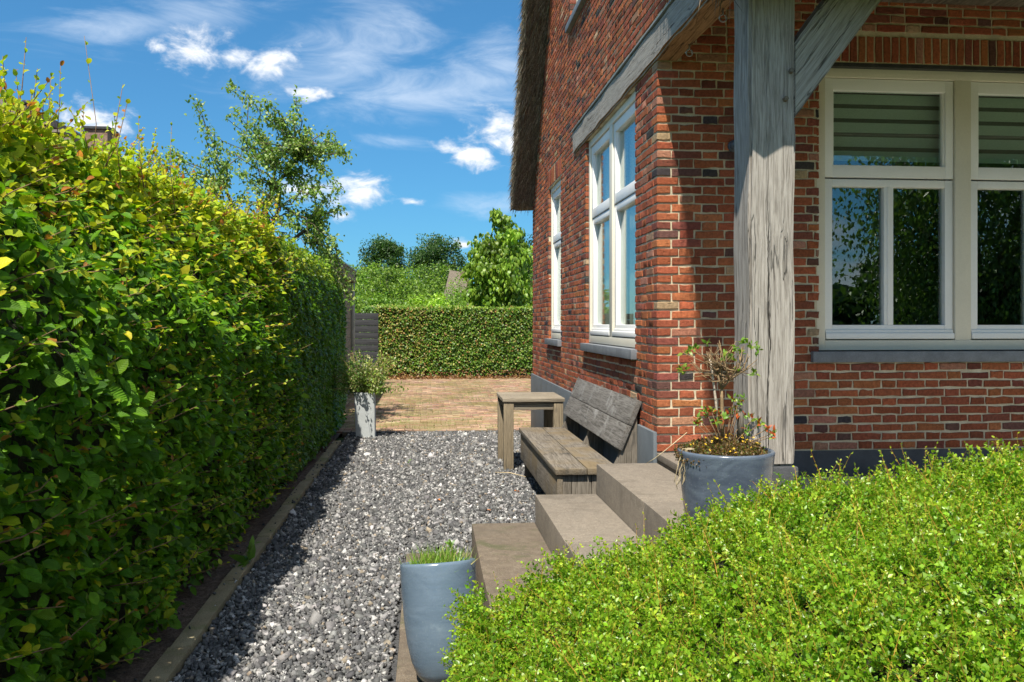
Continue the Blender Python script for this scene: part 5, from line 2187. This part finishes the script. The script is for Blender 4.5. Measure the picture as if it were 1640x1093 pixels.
def far_hedge():
    A, B = Vector((-2.35, 23.0, 0)), Vector((3.4, 23.35, 0))
    A = ground(598, 607)
    B = ground(862, 599.5)
    B = A + (B - A) * 1.25
    zt = 1.86
    t = thing('far_hedge', 'square cut hedge with yellow flecks across the end of the paving', 'hedge', A)
    d = (B - A)
    L = d.length
    d.normalize()
    nrm = Vector((d.y, -d.x, 0))       # towards the camera
    th = 0.8
    c = [A + nrm * -0.06, B + nrm * -0.06, B - nrm * th, A - nrm * th]
    vs = [Vector((p.x, p.y, 0)) for p in c] + [Vector((p.x, p.y, zt - 0.06)) for p in c]
    py_mesh('dark_core', vs, [(0, 1, 5, 4), (1, 2, 6, 5), (2, 3, 7, 6), (3, 0, 4, 7), (4, 5, 6, 7), (3, 2, 1, 0)], M['inner'], t)
    n = 24000
    s = rng.random(n) * L
    z = 0.03 + (zt - 0.03) * rng.random(n)
    q = np.column_stack([s, z])
    w = 0.035 * vnoise(q, 3, 31) + 0.02 * vnoise(q, 9, 32) - rng.exponential(0.035, n)
    P = np.array(A)[None] + s[:, None] * np.array(d) + w[:, None] * np.array(nrm)
    P[:, 2] = z
    nt = 6500
    s2 = rng.random(nt) * L
    P2 = np.array(A)[None] + s2[:, None] * np.array(d) - (rng.random(nt) * th)[:, None] * np.array(nrm)
    P2[:, 2] = zt - 0.03 + rng.normal(0, 0.03, nt) + 0.02 * np.sin(s2 * 3)
    ne = 3000
    P3 = np.array(A)[None] - (rng.random(ne) * th)[:, None] * np.array(nrm) + rng.normal(0, 0.03, (ne, 1)) * np.array(d)
    P3[:, 2] = zt * rng.random(ne)
    C = pick([(0.08, 0.17, 0.018), (0.13, 0.24, 0.022), (0.20, 0.30, 0.03), (0.44, 0.40, 0.12), (0.36, 0.20, 0.06)], [3.4, 3.2, 2, 0.9, 0.5], n, 0.18)
    band = (np.sin(s * 1.1 + 0.7) > 0.75) & (rng.random(n) < 0.3)
    C[band] = pick([(0.34, 0.24, 0.07), (0.30, 0.30, 0.06)], [1, 1], band.sum())
    foot = (z < 0.16) & (rng.random(n) < 0.55)
    C[foot] = pick([(0.26, 0.13, 0.05)], [1], foot.sum())
    C2 = pick([(0.17, 0.30, 0.03), (0.26, 0.36, 0.04), (0.36, 0.30, 0.06)], [3, 2, 0.7], nt, 0.15)
    C3 = pick([(0.07, 0.16, 0.02), (0.12, 0.22, 0.03)], [1, 1], ne)
    P = np.concatenate([P, P2, P3])
    C = np.concatenate([C, C2, C3])
    n = len(P)
    D = rand_dirs(n) * 0.8 + np.array([0, -0.3, -0.45])
    U = rand_dirs(n) * 0.6 + np.array([0, -0.6, 0.6])
    lv, lt = leaf_tpl(0.62, 0.12, 0.2)
    V, T, CC = scatter(lv, lt, P, frames(D, U), rng.uniform(0.045, 0.085, (n, 1)), C)
    tag(np_mesh('leaves', V, T, M['leaf'], t, CC), kind='stuff')


far_hedge()


def limb(g, a, b, r0, r1, wob=0.06, seg=6, n=5):
    a, b = Vector(a), Vector(b)
    pts = [a]
    L = (b - a).length
    for i in range(1, n):
        s = i / n
        pts.append(a.lerp(b, s) + Vector((random.gauss(0, 1), random.gauss(0, 1), random.gauss(0, 1) + 0.6)) * wob * L * math.sin(math.pi * s))
    pts.append(b)
    g.tube(pts, [r0 + (r1 - r0) * i / n for i in range(n + 1)], seg)
    return pts


def crown_tree(name, label, cat, base, height, rx, ry, rz, cz, nclump, nleaf, lsize, pal, pw, group=None, trunk=0.12, tpl=None, clump=0.3, droop=0.0, two=True, seed=1, inner=0.25, shape=None):
    random.seed(seed)
    t = thing(name, label, cat, base, group)
    base = Vector(base)
    c = base + Vector((0, 0, cz))
    g = Geo()
    fork = base + Vector((0, 0, max(0.35 * cz, 0.2)))
    limb(g, base - Vector((0, 0, 0.1)), fork, trunk, trunk * 0.8, 0.03, 8)
    cents = []
    for k in range(nclump):
        d = rand_dirs(1)[0]
        rr = (inner + (1 - inner) * random.random()) ** 0.55
        p = c + Vector((d[0] * rx * rr, d[1] * ry * rr, d[2] * rz * rr))
        if shape:
            p = shape(p, c)
        if p.z < base.z + 0.15:
            p.z = base.z + 0.15 + random.random() * 0.3
        cents.append(p)
    nl = min(22, nclump)
    for k in range(nl):
        limb(g, fork + Vector((0, 0, random.uniform(-0.1, 0.5) * trunk)), cents[k], trunk * 0.45, trunk * 0.06, 0.07, 5, 4)
    cn = np.array(cents)
    i = rng.integers(0, nclump, nleaf)
    csz = rng.uniform(0.6, 1.4, nclump) * clump
    P = cn[i] + np.clip(rng.normal(0, 1, (nleaf, 3)), -1.55, 1.55) * csz[i][:, None] * np.array([1, 1, 0.75])
    P[:, 2] -= droop * np.abs(rng.normal(0, 1, nleaf)) * csz[i]
    P[:, 2] = np.maximum(P[:, 2], base.z + 0.05)
    ctone = 1 + rng.normal(0, 0.13, (nclump, 1))
    C = pick(pal, pw, nleaf, 0.16) * ctone[i]
    D = rand_dirs(nleaf) * 0.8 + np.array([0, 0, -0.35 - droop])
    U = rand_dirs(nleaf) * 0.7 + np.array([0, -0.3, 0.8])
    lv, lt = (leaf2_tpl if two else leaf_tpl)(0.55)
    V, T, CC = scatter(lv, lt, P, frames(D, U), rng.uniform(0.7, 1.3, (nleaf, 1)) * lsize, np.clip(C, 0.004, 0.8))
    g.build('trunk', M['bark'], t)
    tag(np_mesh('crown', V, T, M['leaf'], t, CC), kind='stuff')
    return t


def fruit_tree():
    """open apple tree behind the hedge: limbs to the tips seen in the photograph"""
    random.seed(4)
    Yd = 12.6
    base = Vector((-3.0, 12.6, 0))
    t = thing('apple_tree', 'open branched apple tree rising behind the left hedge', 'tree', base)
    g = Geo()
    tw = []
    fork = at(395, 430, Yd)
    limb(g, base, fork, 0.09, 0.07, 0.02, 8)
    mains = [((440, 262), 0.3), ((480, 245), -0.2), ((360, 300), 0.5), ((450, 330), -0.4), ((400, 330), 0.6), ((330, 330), 0.0), ((500, 360), 0.2)]
    tips = [(370, 135), (401, 158), (312, 165), (330, 205), (345, 235), (380, 180), (405, 195), (430, 165), (420, 215), (440, 190), (455, 200), (475, 160), (470, 185), (492, 205), (490, 225), (515, 240), (535, 240), (556, 250), (545, 235),
            (530, 225), (505, 260), (520, 275), (500, 285), (540, 300), (525, 315), (545, 335), (515, 330), (480, 300), (460, 260), (440, 280), (420, 260), (400, 250), (380, 270), (360, 255), (480, 270), (455, 310), (430, 320), (500, 345), (520, 360), (535, 385), (520, 400),
            (545, 410), (555, 440), (530, 420), (480, 340), (470, 360), (410, 300), (390, 310), (360, 290), (340, 290), (310, 280), (290, 250), (270, 240), (250, 260), (300, 300), (450, 240), (430, 240), (405, 220), (470, 225), (330, 250), (390, 215), (505, 305), (230, 245), (210, 260), (560, 465), (565, 480), (550, 460)]
    mp = []
    for (p, dy) in mains:
        e = at(p[0], p[1], Yd + dy)
        pts = limb(g, fork, e, 0.05, 0.018, 0.05, 6)
        mp += pts[2:]
    leaves, ld = [], []
    for (px, py) in tips:
        for q in range(2):
            e = at(px + random.gauss(0, 5) * q, py + random.gauss(0, 5) * q, Yd + random.gauss(0, 0.45))
            s = min(mp, key=lambda m: (m - e).length + random.random() * 0.25)
            pts = limb(g, s, e, 0.012, 0.003, 0.07, 4)
            for i in range(len(pts) - 1):
                for k in range(13):
                    p = pts[i].lerp(pts[i + 1], random.random())
                    if (p - s).length < 0.1 * (e - s).length:
                        continue
                    leaves.append(p + Vector((random.gauss(0, 0.035), random.gauss(0, 0.05), random.gauss(-0.01, 0.035))))
            for k in range(16):
                leaves.append(e + Vector((random.gauss(0, 0.05), random.gauss(0, 0.07), random.gauss(-0.015, 0.05))))
    P = np.array(leaves)
    n = len(P)
    C = pick([(0.15, 0.26, 0.04), (0.22, 0.33, 0.06), (0.10, 0.19, 0.03), (0.33, 0.40, 0.11)], [3, 3, 2, 1], n, 0.15)
    lv, lt = leaf_tpl(0.55, 0.15, 0.2)
    V, T, CC = scatter(lv, lt, P, frames(rand_dirs(n) * 0.8 + np.array([0, 0, -0.4]), rand_dirs(n) * 0.6 + np.array([0, -0.3, 0.8])), rng.uniform(0.04, 0.075, (n, 1)), C)
    g.build('trunk', M['bark'], t)
    tag(np_mesh('crown', V, T, M['leaf'], t, CC), kind='stuff')
    print('apple leaves', n)


fruit_tree()


def background():
    DK, DW = [(0.03, 0.075, 0.016), (0.048, 0.11, 0.02), (0.07, 0.145, 0.028)], [2, 3, 2]
    MD, MW = [(0.10, 0.18, 0.022), (0.14, 0.24, 0.03), (0.20, 0.30, 0.04)], [2, 3, 2]
    YL, YW = [(0.20, 0.33, 0.03), (0.26, 0.40, 0.035), (0.16, 0.28, 0.025)], [3, 3, 2]
    grp = 'trees beyond the far hedge'
    # dark round trees far off
    p = at(612, 500, 62)
    crown_tree('round_tree', 'smaller dark round tree far off, left of the broad one', 'tree', (p.x, 62, 0), 8, 1.45, 1.6, 2.2, 5.2, 70, 17000, 0.16, DK, DW, grp, 0.2, clump=0.36, seed=2)
    p = at(701, 500, 60)
    crown_tree('round_tree', 'broad dark round tree far off behind the gardens', 'tree', (p.x, 60, 0), 8, 1.85, 2.2, 2.3, 4.9, 90, 22000, 0.16, DK, DW, grp, 0.25, clump=0.38, seed=3)
    p = at(835, 500, 52)
    crown_tree('round_tree', 'dark tree mostly hidden by the bright cherry tree', 'tree', (p.x, 52, 0), 7, 1.5, 1.8, 2.4, 4.2, 60, 12000, 0.17, DK, DW, grp, 0.2, clump=0.4, seed=5)
    # cherry tree with long hanging leaves
    p = at(800, 500, 26.5)

    def cone(q, c):
        h = (q.z - (c.z - 2.0)) / 4.0
        k = max(0.40, 1.12 - 0.50 * h) * random.uniform(0.75, 1.25)
        return Vector((c.x + (q.x - c.x) * k, c.y + (q.y - c.y) * k, q.z))
    crown_tree('cherry_tree', 'bright green young cherry tree behind the far hedge by the house', 'tree', (p.x, 26.5, 0), 5, 1.05, 1.0, 2.05, 2.8, 95, 12000, 0.15, [(0.18, 0.31, 0.03), (0.26, 0.39, 0.04), (0.12, 0.22, 0.02)], [3, 3, 2], grp, 0.09, clump=0.15, droop=0.8, two=False, seed=8, inner=0.1, shape=cone)
    # shrubs between
    G1 = [(0.10, 0.20, 0.02), (0.15, 0.27, 0.028), (0.21, 0.34, 0.035)]
    G2 = [(0.13, 0.23, 0.022), (0.19, 0.30, 0.03), (0.08, 0.16, 0.02)]
    LM = [(0.28, 0.46, 0.03), (0.34, 0.52, 0.04), (0.22, 0.38, 0.03)]
    specs = [(585, 448, 26.5, 0.95, G1, 'bright green bush at the fence end of the far hedge', 0.11),
             (632, 412, 34, 1.25, G2, 'tall olive bush behind the fence end of the hedge', 0.12),
             (572, 408, 36, 1.5, G1, 'tall green bush beside the shed roof', 0.13),
             (683, 459, 26.5, 0.85, LM, 'lime green bush just above the far hedge', 0.10),
             (655, 425, 40, 1.5, G1, 'olive bush between the lime bush and the dark trees', 0.14),
             (714, 445, 30, 1.15, G1, 'green bush under the distant thatched roof', 0.11),
             (704, 452, 31, 0.9, G2, 'small green bush in front of the thatched cottage', 0.11),
             (765, 425, 38, 1.3, G2, 'green bush left of the cherry tree', 0.13),
             (690, 415, 50, 1.9, G2, 'wide bush in front of the broad dark tree', 0.16),
             (606, 418, 48, 1.8, G2, 'broad bush in front of the small dark tree', 0.16),
             (640, 468, 26.5, 0.85, G1, 'low green bush left of the lime bush', 0.10),
             (835, 425, 33, 1.5, G2, 'green bush behind the cherry tree at the house corner', 0.13)]
    for k, (px, py, Y, r, pal, lab, ls) in enumerate(specs):
        p = at(px, py, Y)
        top = p.z
        rz = top * 0.55
        crown_tree('garden_bush', lab, 'bush', (p.x, Y, 0), top, r, r, rz * 0.9, top - rz, 80, 8200, ls * 0.92, pal, [2, 3, 2], 'bushes beyond the far hedge', 0.06, clump=r * 0.17, seed=20 + k)
    # trees on the far side of the lane, mirrored in the front window
    WL = [(0.05, 0.10, 0.025), (0.085, 0.16, 0.04), (0.13, 0.22, 0.06)]
    for k, (x, y, r, h, lab) in enumerate([(14.6, -11, 2.9, 8.6, 'willow across the lane mirrored at the left of the front window'), (19.8, -12, 3.2, 9.0, 'willow across the lane mirrored at the right of the front window'), (11.5, -26, 2.2, 4.2, 'low far tree mirrored in the left pane of the front window')]):
        crown_tree('willow_tree', lab, 'tree', (x, y, 0), h, r, r, h * 0.46, h * 0.54, 300, [32000, 15000, 8000][k], 0.145, WL, [2, 3, 2], 'trees across the lane', 0.25, clump=0.66, droop=0.7, seed=40 + k, inner=0.3)


background()


def far_wood():
    n = 26000
    x = rng.uniform(-60, 110, n)
    h = 4.5 + 2.2 * np.sin(x * 0.31) + 1.3 * np.sin(x * 0.83 + 1) + 0.6 * np.sin(x * 2.3)
    z = np.maximum(h, 1.5) * rng.random(n) ** 0.6
    P = np.column_stack([x, -75 + rng.normal(0, 2.0, n), z])
    lv, lt = leaf2_tpl(0.6, 0.1)
    V, T, C = scatter(lv, lt, P, frames(rand_dirs(n), rand_dirs(n)), rng.uniform(0.7, 1.3, (n, 1)), pick([(0.035, 0.08, 0.02), (0.06, 0.12, 0.03)], [1, 1], n))
    tag(np_mesh('distant_wood', V, T, M['leaf'], C=C), 'far belt of trees across the fields, seen only in the window panes', kind='stuff')


far_wood()

# ================================================================== SHED, FENCE, NEIGHBOURS


def shed():
    xs = -1.55
    y0, y1 = 14.1, 18.3
    zt = 2.50
    t = thing('garden_shed', 'wood clad shed with flat roof behind the left hedge', 'shed', (xs - 1.2, 16, 0))
    boxo('wall', (xs - 2.6, y0, 0), (xs - 0.02, y1, zt - 0.2), M['shed_y'], t)
    n = 12
    h = (zt - 0.22) / n
    for i in range(n):
        boxo('cladding_board', (xs - 0.019, y0 - 0.005, i * h + 0.006), (xs, y1, (i + 1) * h), M['shed_y'], t, 0.003)
        boxo('cladding_board', (xs - 2.6, y0 - 0.025, i * h + 0.006), (xs - 0.021, y0 - 0.002, (i + 1) * h), M['shed_x'], t, 0.003)
    boxo('fascia', (xs - 2.7, y0 - 0.12, zt - 0.24), (xs + 0.10, y0 - 0.08, zt - 0.03), M['shed_x'], t, 0.003)
    boxo('fascia', (xs + 0.06, y0 - 0.079, zt - 0.24), (xs + 0.10, y1 + 0.1, zt - 0.03), M['shed_y'], t, 0.003)
    boxo('roof', (xs - 2.72, y0 - 0.14, zt - 0.029), (xs + 0.12, y1 + 0.12, zt), M['zinc'], t, 0.004)
    g = Geo()
    xp = at(564, 500, y1 + 0.06).x
    g.tube([(xp, y1 + 0.06, -0.02), (xp, y1 + 0.06, zt - 0.2), (xp - 0.02, y1 + 0.05, zt - 0.03)], 0.055, 12)
    g.build('drainpipe', M['zinc'], t)


shed()


def fence():
    Y = 20.6
    a, b = at(555, 540, Y).x, at(606, 540, Y).x
    zt = at(580, 502, Y).z
    t = thing('board_fence', 'dark stained board fence between shed and far hedge', 'fence', ((a + b) / 2, Y, 0))
    n = 11
    h = (zt - 0.04) / n
    for i in range(n):
        boxo('board', (a, Y - 0.012 + 0.004 * (i % 2), 0.04 + i * h + 0.008), (b, Y + 0.012, 0.04 + (i + 1) * h), M['fence'], t, 0.003, jit=0.002)
    for x in (a + 0.05, b - 0.06):
        boxo('post', (x - 0.035, Y + 0.014, -0.02), (x + 0.035, Y + 0.084, zt), M['fence'], t, 0.004)


fence()


def neighbours():
    # tiled house behind the beech hedge
    t = thing('neighbour_house', 'brown tiled house with chimney glimpsed over the beech hedge', 'house', (-10, 25, 0))
    Y0, Y1 = 21.5, 32
    rg = at(20, 172, 22)
    ev = 3.4
    slope = (at(38, 178, 22).z - at(195, 285, 22).z) / (at(195, 285, 22).x - at(38, 178, 22).x)
    xr = rg.x
    zr = at(38, 178, 22).z + slope * (at(38, 178, 22).x - xr)
    xe = xr + (zr - ev) / slope
    xl = xr - (zr - ev) / slope
    boxo('wall', (xl + 0.4, Y0 + 0.3, 0), (xe - 0.4, Y1, ev + 0.1), M['dark_brick'], t)
    vs = []
    for y in (Y0, Y1):
        vs += [Vector((xl, y, ev)), Vector((xr, y, zr)), Vector((xe, y, ev)), Vector((xl, y, ev - 0.2)), Vector((xr, y, zr - 0.22)), Vector((xe, y, ev - 0.2))]
    py_mesh('roof', vs, [(0, 1, 7, 6), (1, 2, 8, 7), (3, 9, 10, 4), (4, 10, 11, 5), (0, 3, 4, 1), (1, 4, 5, 2), (6, 7, 10, 9), (7, 8, 11, 10), (0, 6, 9, 3), (2, 5, 11, 8)], M['roof_tile'], t)
    # gable brickwork
    py_mesh('gable', [(xl + 0.4, Y0 + 0.3, ev), (xe - 0.4, Y0 + 0.3, ev), (xr, Y0 + 0.3, zr - 0.3), (xl + 0.4, Y0 + 0.5, ev), (xe - 0.4, Y0 + 0.5, ev), (xr, Y0 + 0.5, zr - 0.3)], [(0, 1, 2), (5, 4, 3), (0, 3, 4, 1), (1, 4, 5, 2), (2, 5, 3, 0)], M['dark_brick'], t)
    # tile rows on the visible slope
    g = bmesh.new()
    L = math.hypot(xe - xr, zr - ev)
    nrow = 18
    for i in range(nrow):
        s = i / nrow
        x = xr + (xe - xr) * s
        z = zr + (ev - zr) * s
        box(g, (x, Y0 - 0.02, z - 0.05), (x + (xe - xr) / nrow, Y1, z + 0.012))
    bm_obj('tile_course', g, M['roof_tile'], t)
    cx = at(160, 210, 23)
    x0, x1 = at(142, 210, 23).x, at(179, 210, 23).x
    ch = boxo('chimney', (x0, 22.7, 3.8), (x1, 23.3, at(160, 207, 22.7).z), M['dark_brick'], t, 0.01)
    boxo('chimney_cap', (x0 - 0.05, 22.65, at(160, 207, 22.7).z), (x1 + 0.05, 23.35, at(160, 207, 22.7).z + 0.06), M['iron'], ch)
    g2 = Geo()
    q = at(47, 200, 22)
    g2.tube([(q.x, 22, q.z - 0.5), (q.x, 22, at(47, 170, 22).z)], 0.12, 12)
    g2.tube([(q.x, 22, at(47, 170, 22).z), (q.x, 22, at(47, 163, 22).z)], 0.16, 12)
    g2.build('vent_pipe', M['iron'], t)
    # thatched roof far behind the far hedge
    Y = 42
    p = at(730, 436, Y)
    t = thing('thatched_cottage', 'grey thatched roof top with small chimney far beyond the hedge', 'house', (p.x, Y + 2, 0))
    zt = at(730, 433, Y).z
    rw = (at(742, 436, Y).x - at(718, 436, Y).x) / 2
    vs = [Vector((p.x - 0.95, Y - 2.4, 1.2)), Vector((p.x + 1.1, Y - 2.4, 1.2)), Vector((p.x + 1.1, Y + 2.4, 1.2)), Vector((p.x - 0.95, Y + 2.4, 1.2)), Vector((p.x - rw * 0.8, Y, zt)), Vector((p.x + rw, Y, zt - 0.1))]
    py_mesh('roof', vs, [(0, 1, 5, 4), (1, 2, 5), (2, 3, 4, 5), (3, 0, 4), (3, 2, 1, 0)], M['thatch'], t)
    boxo('wall', (p.x - 0.85, Y - 2.0, 0), (p.x + 0.9, Y + 2.0, 1.3), M['dark_brick'], t)
    xx = at(744, 440, Y).x
    boxo('chimney', (xx - 0.2, Y - 0.2, 2.2), (xx + 0.2, Y + 0.2, at(744, 434, Y).z), M['dark_brick'], t)


neighbours()

# ================================================================== SMALL THINGS


def small():
    labs = ['small orange fallen leaf on the gravel in the middle of the path', 'orange fallen leaf on the gravel left of the middle step', 'small orange fallen leaf on the gravel near the bench front']
    for (px, py), lab in zip(((706, 802), (778, 818), (832, 788)), labs):
        p = ground(px, py, 0.016)
        v, tt, uv = beech_tpl(0.6, 0.2, -0.15, 0.05, int(px))
        a = random.uniform(0, 6)
        s = 0.045
        vs = [(p.x + s * (x * math.cos(a) - y * math.sin(a)), p.y + s * (x * math.sin(a) + y * math.cos(a)), p.z + s * z) for x, y, z in v]
        o = py_mesh('fallen_leaf', vs, [tuple(int(i) for i in f) for f in tt], M['orange_leaf'], base=p)
        tag(o, lab, 'leaf', 'fallen orange leaves')
    g = Geo()
    a = ground(793, 757, 0.02)
    b = ground(842, 764, 0.02)
    m = (a + b) / 2 + Vector((0, 0.03, 0.012))
    g.tube([a, m, b], [0.004, 0.005, 0.003], 5)
    tag(g.build('dry_twig', M['straw'], base=a), 'thin dry twig lying on the gravel below the bench', 'twig')
    for (px, py, z, s, n, lab) in ((720, 885, 0.02, 0.05, 14, 'small green weed growing beside the lowest step'), (397, 905, 0.03, 0.11, 12, 'small leafy seedling at the concrete edging'), (655, 743, 0.01, 0.03, 8, 'tiny green weed in the middle of the gravel')):
        p = ground(px, py, z)
        dd = rng.normal(0, 0.6, (n, 3)) + np.array([0, 0, 0.7])
        lv, lt = leaf_tpl(0.4, 0.1, 0.2)
        P = np.tile(np.array(p), (n, 1)) + (rng.random((n, 1)) * np.array([[0, 0, 1.0]]) * s)
        V, T, C = scatter(lv, lt, P, frames(dd, rand_dirs(n) + np.array([0, 0, 0.5])), rng.uniform(0.6, 1.1, (n, 1)) * s, pick([(0.12, 0.27, 0.03), (0.16, 0.30, 0.04)], [1, 1], n))
        o = np_mesh('weed', V, T, M['leaf'], C=C, base=p)
        tag(o, lab, 'weed', 'weeds in the gravel')


small()
